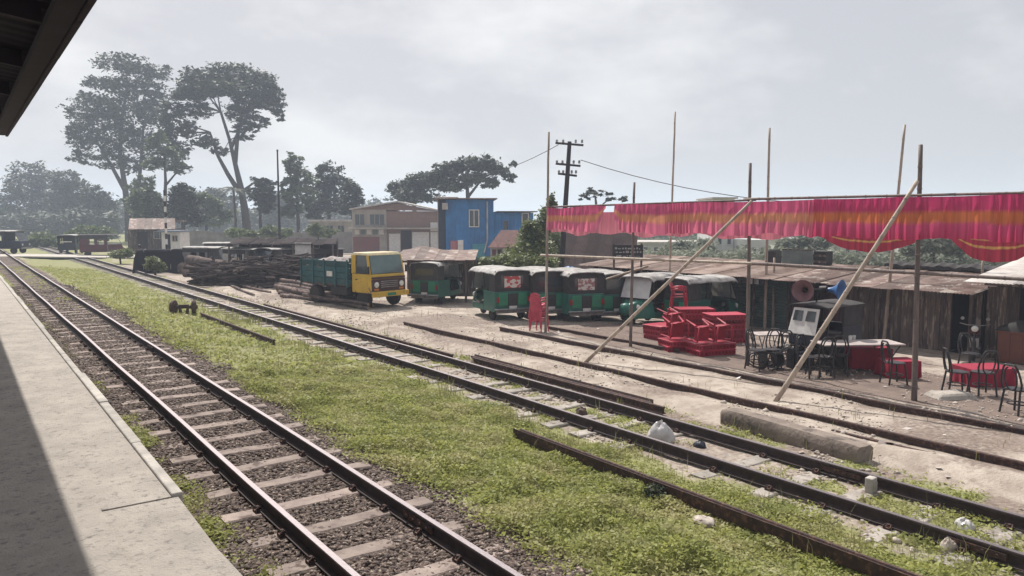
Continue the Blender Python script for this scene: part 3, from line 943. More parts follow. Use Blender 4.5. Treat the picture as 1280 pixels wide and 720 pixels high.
# ---------------------------------------------------------------- truck
def make_truck():
    t = thing('cargo_truck', 'yellow cabbed truck with a green wooden cargo bed, beside the log pile', 'truck')
    m_y = mat('truck_yellow', (.62, .40, .04), (.50, .31, .035), scale=3, rough=.45, c3=(.22, .13, .06), lo3=.58, hi3=.68)
    m_gw = mat('truck_green_boards', (.018, .085, .095), (.011, .05, .058), scale=3, rough=.7, rnd=.35, c3=(.08, .075, .065), lo3=.58, hi3=.68)
    m_br = mat('truck_brown', (.075, .03, .026), (.045, .02, .018), rough=.6)
    # cab: lower shell, upper shell with windows
    MB().hexa([(-.93, -2.35, .62), (.93, -2.35, .62), (.93, -1.05, .62), (-.93, -1.05, .62), (-.93, -2.30, 1.42), (.93, -2.30, 1.42), (.93, -1.05, 1.42), (-.93, -1.05, 1.42)]).build('cab', m_y, t, bevel=.05)
    mb = MB()
    mb.hexa([(-.90, -2.12, 2.18), (.90, -2.12, 2.18), (.90, -1.05, 2.18), (-.90, -1.05, 2.18), (-.84, -2.0, 2.30), (.84, -2.0, 2.30), (.84, -1.08, 2.30), (-.84, -1.08, 2.30)])
    mb.build('cab_roof', mat('cab_cream', (.55, .47, .28), (.42, .36, .22), rough=.5), t, bevel=.03)
    mb = MB()
    for s in (-1, 1):
        mb.hexa([(s * .92 - .05, -2.29, 1.42), (s * .92 + .01, -2.29, 1.42), (s * .92 + .01, -2.19, 1.42), (s * .92 - .05, -2.19, 1.42), (s * .88 - .05, -2.12, 2.19), (s * .88 + .01, -2.12, 2.19), (s * .88 + .01, -2.02, 2.19), (s * .88 - .05, -2.02, 2.19)])
        mb.box(s * .90 - .04, s * .90 + .01, -1.32, -1.06, 1.42, 2.19)
    mb.box(-.86, .86, -1.12, -1.07, 1.42, 2.19)
    mb.build('cab_pillar', m_y, t)
    ws = MB().hexa([(-.86, -2.285, 1.44), (.86, -2.285, 1.44), (.86, -2.26, 1.44), (-.86, -2.26, 1.44), (-.83, -2.115, 2.18), (.83, -2.115, 2.18), (.83, -2.09, 2.18), (-.83, -2.09, 2.18)]).build('windscreen', mat('teal_glass', (.05, .11, .115), (.09, .15, .15), scale=2, rough=.08, spec=.8), t)
    for s in (-1, 1):
        MB().hexa([(s * .905 - .01, -2.19, 1.44), (s * .905 + .01, -2.19, 1.44), (s * .905 + .01, -1.33, 1.44), (s * .905 - .01, -1.33, 1.44), (s * .875 - .01, -2.02, 2.17), (s * .875 + .01, -2.02, 2.17), (s * .875 + .01, -1.33, 2.17), (s * .875 - .01, -1.33, 2.17)]).build('side_window', m_glass, t)
        d = MB().box(s * .935 - .008, s * .935 + .008, -2.1, -1.3, .72, 1.40).build('door', m_y, t, bevel=.006)
        MB().box(s * .95 - .012, s * .95 + .012, -1.45, -1.33, 1.16, 1.20).build('handle', m_black, d)
        MB().box(s * 1.04 - .05, s * 1.04 + .05, -2.30, -2.24, 1.45, 1.75).build('mirror', m_black, t)
        MB().lathe([(.02, 0), (.115, .02), (.12, .05), (.04, .09)], 14, TM(s * .68, -2.33, .98, R(90))).build('headlamp', m_lamp, t)
        MB().box(s * .68 - .12, s * .68 + .12, -2.36, -2.33, .74, .82).build('indicator', mat('amber', (.6, .2, .02), rough=.3), t)
    gr = MB().box(-.5, .5, -2.37, -2.32, .82, 1.18).build('grille', m_br, t)
    for k in range(4):
        MB().box(-.46, .46, -2.39, -2.372, .86 + k * .08, .89 + k * .08).build('grille_bar', m_steel, gr)
    MB().box(-.90, .90, -2.355, -2.31, 1.22, 1.30).build('name_strip', m_br, t)
    MB().box(-.97, .97, -2.52, -2.38, .48, .70).build('bumper', m_y, t, bevel=.02)
    MB().box(-.22, .22, -2.535, -2.522, .52, .64).build('number_plate', m_greenlit, t)
    for s in (-1, 1):
        MB().tube([(s * .5, -2.4, .5), (s * .5, -2.4, .62)], .05, 6).build('tow_hook', m_black, t)
        MB().box(s * .38 - .06, s * .38 + .06, -2.3, 2.35, .52, .68).build('chassis_rail', m_black, t)
    MB().box(-.91, .91, -2.345, -2.31, .70, 1.20).build('lower_front', m_br, t)
    MB().box(.45, .95, -.75, .35, .45, .84).build('fuel_tank', m_iron, t, bevel=.05)
    MB().box(-.95, -.45, -.75, .35, .45, .84).build('tool_box', m_iron, t, bevel=.03)
    # cargo bed: boards and posts
    MB().box(-1.0, 1.0, -.95, 2.45, .86, .95).build('bed_floor', m_plank, t)
    for s in (-1, 1):
        for k in range(4):
            MB().box(s * 1.0 - .02, s * 1.0 + .02, -.95, 2.45, .93 + k * .25, 1.165 + k * .25).build('side_board', m_gw, t, bevel=.006)
        for y in (-.90, -.1, .7, 1.5, 2.38):
            MB().box(s * 1.045 - .022, s * 1.045 + .022, y - .04, y + .04, .80, 1.98).build('bed_post', m_gw, t)
        MB().box(s * 1.04 - .012, s * 1.04 + .012, .12, .5, 1.24, 1.46).build('side_mark', m_white, t)
    for k in range(5):
        MB().box(-.98, .98, -.98, -.94, .97 + k * .22, 1.17 + k * .22).build('head_board', m_gw, t, bevel=.006)
    for k in range(4):
        MB().box(-.98, .98, 2.44, 2.48, .93 + k * .25, 1.165 + k * .25).build('tail_board', m_gw, t, bevel=.006)
    def load(a, b):
        x, y = -.96 + 1.92 * a, -.9 + 3.3 * b
        e = min(a, 1 - a, b, 1 - b)
        return (x, y, 1.68 + .32 * min(1, e * 4) + .10 * (vnoise(x * 4, y * 4, 3) - .5))
    MB().grid(load, 18, 24).build('load', mat('grey_load', (.36, .33, .32), (.17, .14, .14), scale=5, rough=.95, bump=.8, bscale=18), t)
    for s in (-1, 1):
        wheel(t, s * .78, -1.72, .40, .24, m_iron)
        wheel(t, s * .80, 1.55, .40, .30, m_iron)
        MB().sheet(lambda a, b, s=s: (s * .78 - .16 + .32 * a, -1.72 - .48 * math.cos(R(170) * b + R(5)), .42 + .48 * math.sin(R(170) * b + R(5))), 1, 10, (0, 0, .02)).build('mudguard', m_black, t)
    MB().tube([(0, -1.72, .4), (0, -1.71, .4)], .05).build('axle', m_black, t)
    return t
tr = make_truck()
p = G(484, 384)
tr.rotation_euler[2] = CAMR + R(50)
tr.scale = (.95,) * 3
# the pixel is the ground under the cab front
fdir = Matrix.Rotation(CAMR + R(50), 3, 'Z') @ Vector((0, -2.1, 0))
p = p - fdir
tr.location = (p.x, p.y, gz(p.x, p.y))
# ---------------------------------------------------------------- bamboo poles
def bamboo(name, label, a, b, r0=.045, r1=.03, m=None, group=None, nodes=True, bend=.0, cat='pole'):
    a, b = Vector(a), Vector(b)
    o = thing(name, label, cat, a, 0, group)
    L = (b - a).length
    n = max(4, int(L / .42))
    side = (b - a).cross(Vector((0, .3, 1))).normalized()
    pts = [(b - a) * (i / n) + side * (bend * math.sin(math.pi * i / n) + random.uniform(-.012, .012)) for i in range(n + 1)]
    rad = [r0 + (r1 - r0) * i / n for i in range(n + 1)]
    st = MB().tube(pts, rad, 8).build('stem', m or m_bamboo, o, smooth=True)
    if nodes:
        for i in range(1, n):
            d = (pts[i + 1] - pts[i - 1]).normalized() * .012
            MB().tube([pts[i] - d, pts[i] + d], rad[i] * 1.16, 8).build('node', m or m_bamboo, st)
    return o
GP = 'bamboo poles of the cloth frame'
XF, XB = 15.0, 21.0
def upright(u0, v0, u1, v1, X, label, r=.05, m=None, bend=0.0):
    a = G(u0, v0); a.x, a.z = a.x, gz(a.x, a.y) - .15
    dep = (a - CAM).dot(FW)
    b = D(u1, v1, dep)
    return bamboo('bamboo_pole', label, a, b, r, r * .7, m, GP, True, bend)
upright(682, 415, 686, 165, XF, 'tall bamboo pole beside the stack of red chairs at the left cloth end', .045, m_bamboo)
upright(788, 433, 793, 228, XF, 'dark bamboo upright in front of the auto with the whitish windscreen', .045, m_bamboo_dark)
upright(934, 457, 938, 204, XF, 'dark bamboo upright at the right end of the red furniture pile', .05, m_bamboo_dark)
upright(1143, 501, 1151, 181, XF, 'thick knotty bamboo upright nearest the camera, right of the trestle table', .058, m_bamboo_dark, .03)
upright(835, 402, 844, 140, XB, 'very tall thin pole rising behind the cloth, left of centre', .045, m_bamboo)
upright(956, 413, 962, 160, XB, 'very tall pole rising behind the cloth next to the white tilted board', .055, m_bamboo)
upright(1104, 432, 1131, 156, XB, 'leaning pole rising behind the cloth left of the thick knotty upright', .055, m_bamboo)
upright(966, 412, 968, 322, XB, 'short bamboo prop standing close beside a tall pole under the awning', .05, m_bamboo)
upright(1076, 426, 1083, 365, 20.5, 'crooked pale prop under the awning behind the trestle table', .05, m_bamboo, .06)
upright(1222, 440, 1229, 320, 20.5, 'awning prop in front of the dark doorway and motorcycle', .05, m_bamboo)
upright(835, 400, 838, 345, 20.2, 'short pale post under the awning behind the red furniture', .06, m_white)
def brace(u0, v0, u1, v1, label, r, m, bend=0.0):
    a = G(u0, v0); a.z = gz(a.x, a.y) - .05
    b = XP(u1, v1, XF - .08)
    return bamboo('bamboo_brace', label, a, b, r, r * .75, m, 'slanting bamboo braces', True, bend, 'brace')
brace(730, 452, 940, 251, 'slanting bamboo brace leaning up to the middle upright', .045, m_bamboo)
brace(968, 500, 1147, 226, 'slanting pale bamboo brace leaning against the thick knotty upright', .05, m_bamboo, .05)
def rung(u0, v0, u1, v1, X, label, r=.04, m=None, X2=None):
    return bamboo('bamboo_rail', label, XP(u0, v0, X), XP(u1, v1, X2 or X), r, r * .8, m or m_bamboo, 'horizontal bamboo rails', True, .03, 'rail')
rung(676, 319, 960, 330, XF + .09, 'horizontal bamboo rail tied low across the left uprights')
rung(940, 329, 1330, 352, XF + .10, 'horizontal bamboo rail tied low across the right uprights', .04, m_bamboo_dark)
rung(680, 259, 945, 250, XF + .09, 'horizontal bamboo carrying the top of the cloth on the left', .03, m_bamboo_dark)
rung(930, 249, 1330, 240, XF + .11, 'horizontal bamboo carrying the top of the cloth on the right', .03, m_bamboo_dark)
rung(758, 349, 810, 333, XF + 2.6, 'short bamboo stick slanting up behind the dark left upright', .04, m_bamboo)

# ---------------------------------------------------------------- cloth valance
def cloth_mat(name, bands, trans):
    m = bpy.data.materials.new(name)
    m.use_nodes = True
    N, L = m.node_tree.nodes, m.node_tree.links
    b, out = N['Principled BSDF'], N['Material Output']
    b.inputs['Roughness'].default_value = .75
    t = N.new('ShaderNodeAttribute'); t.attribute_name = 'down'
    n = N.new('ShaderNodeTexNoise'); n.inputs['Scale'].default_value = 9
    tc_ = N.new('ShaderNodeTexCoord'); L.new(tc_.outputs['Object'], n.inputs['Vector'])
    ma = N.new('ShaderNodeMath'); ma.operation = 'MULTIPLY_ADD'
    L.new(n.outputs['Fac'], ma.inputs[0]); ma.inputs[1].default_value = .07
    L.new(t.outputs['Fac'], ma.inputs[2])
    r = N.new('ShaderNodeValToRGB')
    r.color_ramp.interpolation = 'LINEAR'
    while len(r.color_ramp.elements) < len(bands): r.color_ramp.elements.new(.5)
    for e, (p_, c) in zip(r.color_ramp.elements, bands):
        e.position = p_; e.color = (*c, 1)
    L.new(ma.outputs[0], r.inputs['Fac'])
    mp_ = N.new('ShaderNodeMapping'); mp_.inputs['Scale'].default_value = (1, 14, .5)
    L.new(tc_.outputs['Object'], mp_.inputs['Vector'])
    n2 = N.new('ShaderNodeTexNoise'); n2.inputs['Scale'].default_value = 1.0; n2.inputs['Detail'].default_value = 6
    L.new(mp_.outputs['Vector'], n2.inputs['Vector'])
    mr_ = N.new('ShaderNodeMapRange'); mr_.inputs['From Min'].default_value, mr_.inputs['From Max'].default_value = .3, .7
    mr_.inputs['To Min'].default_value, mr_.inputs['To Max'].default_value = .72, 1.2  # pleat shading painted in as value streaks down the cloth
    L.new(n2.outputs['Fac'], mr_.inputs['Value'])
    hs_ = N.new('ShaderNodeHueSaturation'); L.new(r.outputs['Color'], hs_.inputs['Color']); L.new(mr_.outputs['Result'], hs_.inputs['Value'])
    L.new(hs_.outputs['Color'], b.inputs['Base Color'])
    tr_ = N.new('ShaderNodeBsdfTranslucent'); L.new(hs_.outputs['Color'], tr_.inputs['Color'])
    ms = N.new('ShaderNodeMixShader'); ms.inputs[0].default_value = trans
    L.new(b.outputs[0], ms.inputs[1]); L.new(tr_.outputs[0], ms.inputs[2])
    L.new(ms.outputs[0], out.inputs['Surface'])
    return m
MAG, ORG, PNK, DRD = (.56, .10, .21), (.68, .29, .17), (.66, .17, .27), (.36, .03, .06)
m_val = cloth_mat('striped_cloth', [(0, MAG), (.34, MAG), (.45, ORG), (.60, ORG), (.72, PNK), (1, PNK)], .58)
m_vald = cloth_mat('deep_striped_cloth', [(0, (.46, .04, .14)), (.34, (.48, .05, .14)), (.44, (.58, .17, .07)), (.60, (.56, .16, .07)), (.70, (.53, .075, .18)), (1, (.46, .05, .12))], .48)
m_pink = cloth_mat('pink_backcloth', [(0, (.62, .16, .22)), (1, (.66, .20, .25))], .5)
m_swag = cloth_mat('red_swag_cloth', [(0, DRD), (.30, DRD), (.33, (.55, .3, .10)), (.38, (.55, .3, .10)), (.41, DRD), (.55, DRD), (.58, (.55, .3, .10)), (.63, (.55, .3, .10)), (.66, DRD), (1, DRD)], .3)
def cloth(name, label, X, ya, yb, top, bot, m, nu, nv, amp, freq, group=None, seed=1, cat='cloth'):
    """hangs in the plane x = X from y = ya (left in the photo) to yb; top(s), bot(s) give heights"""
    vs, dn, fs = [], [], []
    for j in range(nv + 1):
        for i in range(nu + 1):
            s, t = i / nu, j / nv
            y = ya + (yb - ya) * s
            zt, zb = top(s), bot(s)
            ph = y * freq + 2.2 * float(vnoise(y * 1.3, 1.0, seed)) * 2
            fold = amp * (.35 + .65 * t) * (math.sin(ph * 6.28) + .5 * math.sin(ph * 9.7 + 1 + t)) + amp * 1.5 * (float(vnoise(y * 2.5, t * 1.4, seed + 5)) - .5)
            vs.append((X + fold, y + .25 * amp * math.sin(ph * 12.5) * t, zt + (zb - zt) * t + .012 * math.sin(ph * 1.9) * t + .015 * (float(vnoise(y * 9, 1., seed)) - .5) * t))
            dn.append(t)
    for j in range(nv):
        for i in range(nu):
            a = j * (nu + 1) + i
            fs.append((a, a + 1, a + nu + 2, a + nu + 1))
    me = npmesh(name, vs, fs, m, smooth=True)
    at = me.attributes.new('down', 'FLOAT', 'POINT')
    at.data.foreach_set('value', np.array(dn, np.float32))
    o = link(bpy.data.objects.new(name, me))
    tag(o, label, cat, group)
    return o
GC = 'festive cloth hung on the bamboo frame'
yL, yG0, yG1, yM = XP(684, 270, XF).y, XP(757, 270, XF).y, XP(768, 270, XF).y, XP(1018, 270, XF).y
yR = XP(1345, 270, XF).y
zt0 = 3.52
def sag(s, k=1): return zt0 - .03 * abs(math.sin(s * 9 * k)) + .02 * s
cloth('valance_cloth', 'short pink and orange striped cloth panel at the left end of the frame', XF, yL, yG0, lambda s: zt0 - .04 - .03 * math.sin(s * 6.2), lambda s: 2.78 + .04 * math.sin(s * 7) + .62 * max(0, (s - .80) / .2) ** 1.6, m_val, 240, 16, .030, 4.6, GC, 3)
cloth('valance_cloth', 'long magenta and orange striped cloth panel in the middle of the frame', XF, yG1, yM, lambda s: zt0 - .02 * abs(math.sin(s * 6.2)) + .01, lambda s: 2.74 + .03 * math.sin(s * 17) + .02 * math.sin(s * 41) + .45 * max(0, (.05 - s) / .05) ** 1.5, m_val, 700, 16, .030, 4.8, GC, 7)
cloth('valance_cloth', 'deep magenta striped cloth panel at the right end with diagonal creases', XF + .015, yM + .03, yR, lambda s: zt0 + .02 - .015 * abs(math.sin(s * 8)), lambda s: 2.72 + .025 * math.sin(s * 13), m_vald, 460, 16, .030, 5.0, GC, 12)
yb0, yb1 = XP(690, 280, XB).y, XP(1000, 280, XB).y
cloth('back_cloth', 'thin pale pink cloth hanging behind the striped panels', XB - .1, yb0, yb1, lambda s: 3.40, lambda s: 2.55 + .10 * math.sin(s * 30) * math.sin(s * 11) - .05 * s, m_pink, 240, 8, .04, .8, GC, 20)
def swag(ua, ub, dip, label, zt=2.86):
    y1, y2 = XP(ua, 280, XB).y, XP(ub, 280, XB).y
    cloth('swag_cloth', label, XB - .2, y1, y2, lambda s: zt, lambda s: zt - .12 - dip * (1 - abs(2 * s - 1) ** 2.2), m_swag, 120, 14, .02, .7, GC, 31)
swag(1022, 1172, .54, 'dark red swag with two gold lines below the magenta panel, left one')
swag(1188, 1320, .70, 'dark red swag with two gold lines at the right picture edge')
# ---------------------------------------------------------------- row of shops under one low tin roof
XW, XE, XRB = 23.3, 22.2, 26.0          # wall line, eave line, back of roof
def yw(u): return XP(u, 300, XW).y
GZS = -.80
def shop(label, u0, u1):
    y0, y1 = yw(u0), yw(u1)
    t = thing('market_shop', label, 'shop', (XW, y0, GZS), -math.pi / 2)
    return t, y0 - y1
def tin_roof(t, W, z0, z1, m, sheet=.8, over=(0, 0), y0=None, y1=None, th=.012):
    """corrugated sheets, each its own piece; local y from the eave back"""
    y0 = (XE - XW) if y0 is None else y0
    y1 = (XRB - XW) if y1 is None else y1
    x = -over[0]
    k = 0
    while x < W + over[1] - .05:
        w = min(sheet * random.uniform(.85, 1.15), W + over[1] - x)
        e = random.uniform(-.10, .08)
        dz = .014 * (k % 2) + random.uniform(0, .01)
        n = max(6, int(w / .045))
        def fn(a, b, x=x, w=w, e=e, dz=dz):
            yy = y0 + e + (y1 - y0 - e) * b
            return (x + (w + .05) * a, yy, z0 + (z1 - z0) * (yy - y0) / (y1 - y0) + dz + .012 * math.sin((x + w * a) * 6.2832 / .09))
        MB().sheet(fn, n, 1, (0, 0, th)).build('roof_sheet', m, t)
        x += w; k += 1
ze, zr = 1.90, 2.28
m_tin2 = mat('grey_tin', (.26, .20, .17), (.15, .095, .075), scale=1.8, rough=.75, metal=.15, rnd=.25, c3=(.12, .07, .058), s3=1.5, lo3=.55, hi3=.65)
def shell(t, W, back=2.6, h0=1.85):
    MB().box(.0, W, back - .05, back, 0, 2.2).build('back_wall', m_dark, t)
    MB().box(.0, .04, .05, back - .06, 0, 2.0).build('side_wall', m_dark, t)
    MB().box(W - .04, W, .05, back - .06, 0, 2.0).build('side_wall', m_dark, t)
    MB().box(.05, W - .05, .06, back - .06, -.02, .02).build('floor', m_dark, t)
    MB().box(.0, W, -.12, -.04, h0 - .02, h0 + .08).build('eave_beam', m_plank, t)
def planks(t, x0, x1, z1, m=None):
    x = x0
    while x < x1 - .04:
        w = min(random.uniform(.13, .24), x1 - x)
        d = random.uniform(-.018, .018)
        MB().hexa([(x + .005, d, random.uniform(0, .06)), (x + w - .005, d, random.uniform(0, .06)), (x + w - .005, d + .025, .02), (x + .005, d + .025, .02),
                   (x + .005, d, z1), (x + w - .005, d, z1), (x + w - .005, d + .025, z1), (x + .005, d + .025, z1)]).build('plank', m or m_plank, t)
        x += w
# open stall on the left
t, W = shop('open dark stall with hanging goods behind the parked autos', 742, 866)
shell(t, W)
tin_roof(t, W, ze, zr, m_tin2, .85)
for x in (.3, W * .36, W * .7):
    MB().tube([(x, -.3, 0), (x + .03, -.3, 1.88)], .05, 7).build('post', m_bamboo, t)
MB().box(.2, W - .2, .4, .95, .55, .62).build('shelf', m_plank, t)
for k in range(14):
    x = .3 + (W - .6) * k / 14 + random.uniform(-.05, .05)
    mm = random.choice([m_white, m_seat, m_posterA, m_canvas, m_hood, m_cloth_red])
    MB().lathe([(.05, 0), (.09, .03), (.10, .16), (.04, .24), (.03, .26)], 8, TM(x, .1, 1.45 + random.uniform(-.05, .15))).build('hanging_packet', mm, t)
MB().grid(lambda a, b: (.9 + 1.1 * a, -.05 + .05 * math.sin(a * 25), 1.8 - .75 * b), 24, 6).build('red_curtain', m_cloth_red, t)
# shuttered shops
t, W = shop('low shop front with dull green shutters behind the red furniture', 866, 990)
shell(t, W)
tin_roof(t, W, ze, zr, m_tin2, .85)
m_shut = mat('green_shutter', (.055, .10, .085), (.035, .065, .058), scale=2, rough=.6, rnd=.2, c3=(.12, .14, .11), lo3=.6, hi3=.72)
n = 3
for i in range(n):
    xa, xb = .08 + (W - .1) * i / n, .08 + (W - .1) * (i + 1) / n - .10
    sh = MB().sheet(lambda a, b: (xa + (xb - xa) * a, .0 + .012 * math.sin(b * 110), .05 + 1.72 * b), 1, 70, (0, -.02, 0)).build('shutter', m_shut, t)
    MB().box(xb + .005, xb + .095, -.04, .06, 0, 1.83).build('shutter_post', m_plank, t)
    MB().box((xa + xb) / 2 - .1, (xa + xb) / 2 + .1, -.05, -.014, .12, .16).build('handle', m_iron, sh)
for k in range(16):
    x = .2 + (W - .4) * k / 16
    MB().hexa([(x, -1.06, 1.70), (x + .16, -1.06, 1.68), (x + .16, -1.05, 1.68), (x, -1.05, 1.70), (x, -1.06, 1.86), (x + .17, -1.06, 1.86), (x + .17, -1.05, 1.86), (x, -1.05, 1.86)]).build('eave_flap', random.choice([m_hood, m_tinpale, m_canvas]), t)
# maroon recess
t, W = shop('dark maroon doorway bay between the green shutters and the plank shop', 990, 1060)
shell(t, W)
tin_roof(t, W, ze - .02, zr, m_tin, .8)
m_mar = mat('maroon_board', (.055, .022, .032), (.035, .016, .024), rough=.8, rnd=.2)
planks(t, .04, W * .45, 1.82, m_mar)
planks(t, W * .72, W - .04, 1.82, m_mar)
MB().box(W * .46, W * .71, .3, .34, .05, 1.8).build('door', m_mar, t)
# wooden shop
t, W = shop('weathered vertical plank shop with rusty tin roof and one dark doorway', 1060, 1234)
shell(t, W)
tin_roof(t, W, ze - .03, zr, m_tin, .72, (0, .1))
d0, d1 = W * .80, W * .915
planks(t, .04, d0, 1.80)
planks(t, d1, W - .04, 1.80)
for x in (.06, W * .27, W * .53, d0 - .05, d1 + .05):
    MB().box(x - .045, x + .045, -.075, -.022, 0, 1.84).build('post', m_plank, t)
MB().box(.02, W - .02, -.8, .04, -.06, .06).build('plinth', m_ground, t, bevel=.03)
tarp = MB().sheet(lambda a, b: (W * a, 2.3 + .55 * b, 2.40 + .10 * math.sin(b * 3.1) + .025 * math.sin(a * 31) + .02 * math.sin(a * 77)), 60, 6, (0, 0, .10)).build('roof_tarpaulin', m_canvas, t)
# right hand shop
t, W = shop('shop with a higher pale tin roof at the right picture edge', 1236, 1345)
shell(t, W, h0=2.1)
tin_roof(t, W, 2.26, 2.85, m_tinpale, 1.1, y0=-1.3)
planks(t, .04, W * .42, 2.05)
planks(t, W * .62, W - .04, 2.05)
MB().box(.02, W - .02, -.9, .04, -.06, .05).build('plinth', m_ground, t, bevel=.03)
cl = MB().sheet(lambda a, b: (.7 + 2.6 * a, .3 + .5 * b, 2.95 + .25 * b + .05 * math.sin(a * 17) * math.cos(b * 6)), 24, 10, (0, 0, .02)).build('roof_cloth', m_cloth_red, t)

def rbox(name, label, cat, u, v, X, w, d, h, m, rz=-math.pi / 2, group=None, parts=()):
    p = XP(u, v, X)
    o = thing(name, label, cat, p, rz, group)
    MB().box(0, w, 0, d, 0, h).build('case', m, o, bevel=.015)
    for nm, args, mm in parts:
        MB().box(*args).build(nm, mm, o)
    return o
# things lying on the tin roof
m_dullteal = mat('faded_board', (.17, .21, .20), (.10, .13, .13), scale=2, rough=.8)
rbox('water_tank', 'dark square tank on the roof beside the faded green board', 'tank', 959, 330, 25.2, .36, .4, .52, m_black, parts=[('lid', (.05, .31, .05, .35, .52, .56), m_canvas), ('strap', (-.01, .37, -.01, .41, .25, .29), m_iron)])
rbox('sign_board', 'faded green board propped up on the tin roof behind the cloth', 'board', 977, 332, 24.9, 1.25, .05, .60, m_dullteal, parts=[('frame', (-.03, 1.28, -.015, .065, -.03, .0), m_plank), ('frame', (-.03, 1.28, -.015, .065, .60, .63), m_plank), ('prop', (.5, .56, .06, .5, 0, .05), m_plank)])
rbox('crate', 'dark crate on the tin roof right of the faded green board', 'crate', 1016, 331, 25.2, .50, .45, .50, m_canvas, parts=[('slat', (-.015, .515, -.02, 0, .08, .16), m_plank), ('slat', (-.015, .515, -.02, 0, .30, .38), m_plank)])

# ---------------------------------------------------------------- counter, motorcycle
p = G(1246, 453); p.z = gz(p.x, p.y)
t = thing('shop_counter', 'reddish brown wooden counter with goods on it at the right picture edge', 'counter', p, -math.pi / 2 + R(6))
m_cnt = mat('counter_wood', (.17, .055, .035), (.11, .036, .026), scale=2, rough=.6)
for k in range(6):
    MB().box(k * .29, k * .29 + .283, 0, .03, .05, .84).build('front_panel', m_cnt, t)
MB().box(-.04, 1.8, -.06, .7, .84, .88).build('counter_top', m_cnt, t)
MB().box(0, .03, .03, .66, .05, .84).build('side_panel', m_cnt, t)
MB().box(.02, 1.74, .03, .64, 0, .06).build('base', m_plank, t)
p2 = p + Vector((.3, -.35, .885))
t = thing('cloth_heap', 'dark heap of sacking on the brown counter', 'heap', p2, 0)
MB().grid(lambda a, b: (-.3 + .6 * a, -.45 + .9 * b, .26 * (math.sin(a * 3.14) * math.sin(b * 3.14)) ** .5 * (.7 + .5 * float(vnoise(a * 5, b * 5, 2)))), 16, 16).build('sacking', m_canvas, t, smooth=True)

def motorcycle(u, v, rz, label):
    p = G(u, v); p.z = gz(p.x, p.y)
    t = thing('motorcycle', label, 'motorcycle', p, rz)
    for y in (-.62, .62):
        M = TM(0, y, .29, 0, R(90), 0)
        w_ = MB().lathe([(.21, -.045), (.27, -.04), (.29, 0), (.27, .04), (.21, .045)], 20, M).build('wheel', m_tyre, t, smooth=True)
        sp = MB().lathe([(.03, -.06), (.05, 0), (.03, .06)], 8, M)
        for k in range(8):
            a = k * math.pi / 4
            sp.tube([(0, y, .29), (0, y + .22 * math.cos(a), .29 + .22 * math.sin(a))], .006, 4)
        sp.build('spokes', m_steel, w_)
    MB().grid(lambda a, b: (.13 * math.sin(a * 6.2832) * math.sin(b * 3.14) ** .6, -.40 + .45 * b, .78 + .11 * math.cos(a * 6.2832) * math.sin(b * 3.14) ** .6), 14, 8).build('fuel_tank', m_maroon, t, smooth=True)
    MB().box(-.12, .12, .02, .66, .74, .84).build('seat', m_black, t, bevel=.05)
    MB().box(-.13, .13, -.22, .18, .30, .60).build('engine', m_steel, t, bevel=.04)
    mb = MB()
    mb.tube([(0, -.62, .29), (0, -.50, .70), (0, -.42, .95)], .03, 6)
    mb.tube([(0, -.42, .72), (0, .0, .66), (0, .6, .70)], .025, 6)
    mb.tube([(.08, .62, .29), (.08, .1, .35)], .022, 6)
    mb.build('frame', m_black, t)
    MB().tube([(-.36, -.30, 1.0), (-.2, -.40, .97), (.2, -.40, .97), (.36, -.30, 1.0)], .014, 6).build('handlebar', m_steel, t)
    MB().lathe([(.02, .1), (.08, .05), (.09, 0)], 12, TM(0, -.50, .88, R(90))).build('headlamp', m_lamp, t)
    for s in (-1, 1):
        MB().lathe([(.045, 0), (.05, .012), (.01, .015)], 8, TM(s * .3, -.33, 1.14, R(90))).build('mirror', m_steel, t)
    MB().tube([(.14, -.1, .3), (.15, .3, .27), (.16, .75, .32)], .03, 7).build('exhaust', m_steel, t)
    MB().sheet(lambda a, b: (-.07 + .14 * a, .62 - .33 * math.cos(R(170) * b), .30 + .33 * math.sin(R(170) * b)), 2, 8, (0, 0, .01)).build('mudguard', m_maroon, t)
motorcycle(1216, 448, CAMR + R(-30), 'dark motorcycle parked before the doorway of the plank shop')
# ---------------------------------------------------------------- black metal chairs
def make_black_chair():
    t = thing('metal_chair', '', 'chair')
    MB().lathe([(.19, .445), (.205, .45), (.205, .468), (.16, .478)], 18).build('seat', m_black, t)
    for sx in (-1, 1):
        MB().tube([(sx * .15, -.14, .45), (sx * .19, -.19, 0)], .020, 7).build('leg', m_black, t)
        MB().tube([(sx * .15, .15, .45), (sx * .18, .21, 0)], .020, 7).build('leg', m_black, t)
    MB().tube([(.17 * math.cos(a), .17 * math.sin(a), .20) for a in np.linspace(0, 6.2832, 17)], .013, 5).build('leg_ring', m_black, t)
    def arch(w, h, lean, n=14, z0=.46):
        pts = []
        for i in range(n + 1):
            a = math.pi * i / n
            z = h * min(1, math.sin(a) * 1.15) if 0 < i < n else 0
            pts.append((-w * math.cos(a) * (1.0 if 0 < i < n else .85), .16 + lean * (z / h), z0 + z))
        return pts
    MB().tube(arch(.20, .46, .08), .019, 7).build('back_frame', m_black, t)
    for sx in (-1, 1):
        pts = [(sx * (.04 + .075 * math.sin(a)), .17 + .075 * (1 - math.cos(a)) / 2 * .9, .47 + .40 * (1 - math.cos(a)) / 2) for a in np.linspace(0, math.pi, 9)]
        MB().tube(pts, .015, 6).build('back_loop', m_black, t)
    return t
bc, usedBC = make_black_chair(), []
GB = 'black metal cafe chairs'
def bchair(u, v, face, label, dz=0, tilt=None):
    p = G(u, v); p.z = gz(p.x, p.y) + dz
    o = place(bc, usedBC, p, CAMR + R(face), label, GB)
    if tilt: o.rotation_euler = (R(tilt[0]), R(tilt[1]), CAMR + R(face))
    return o
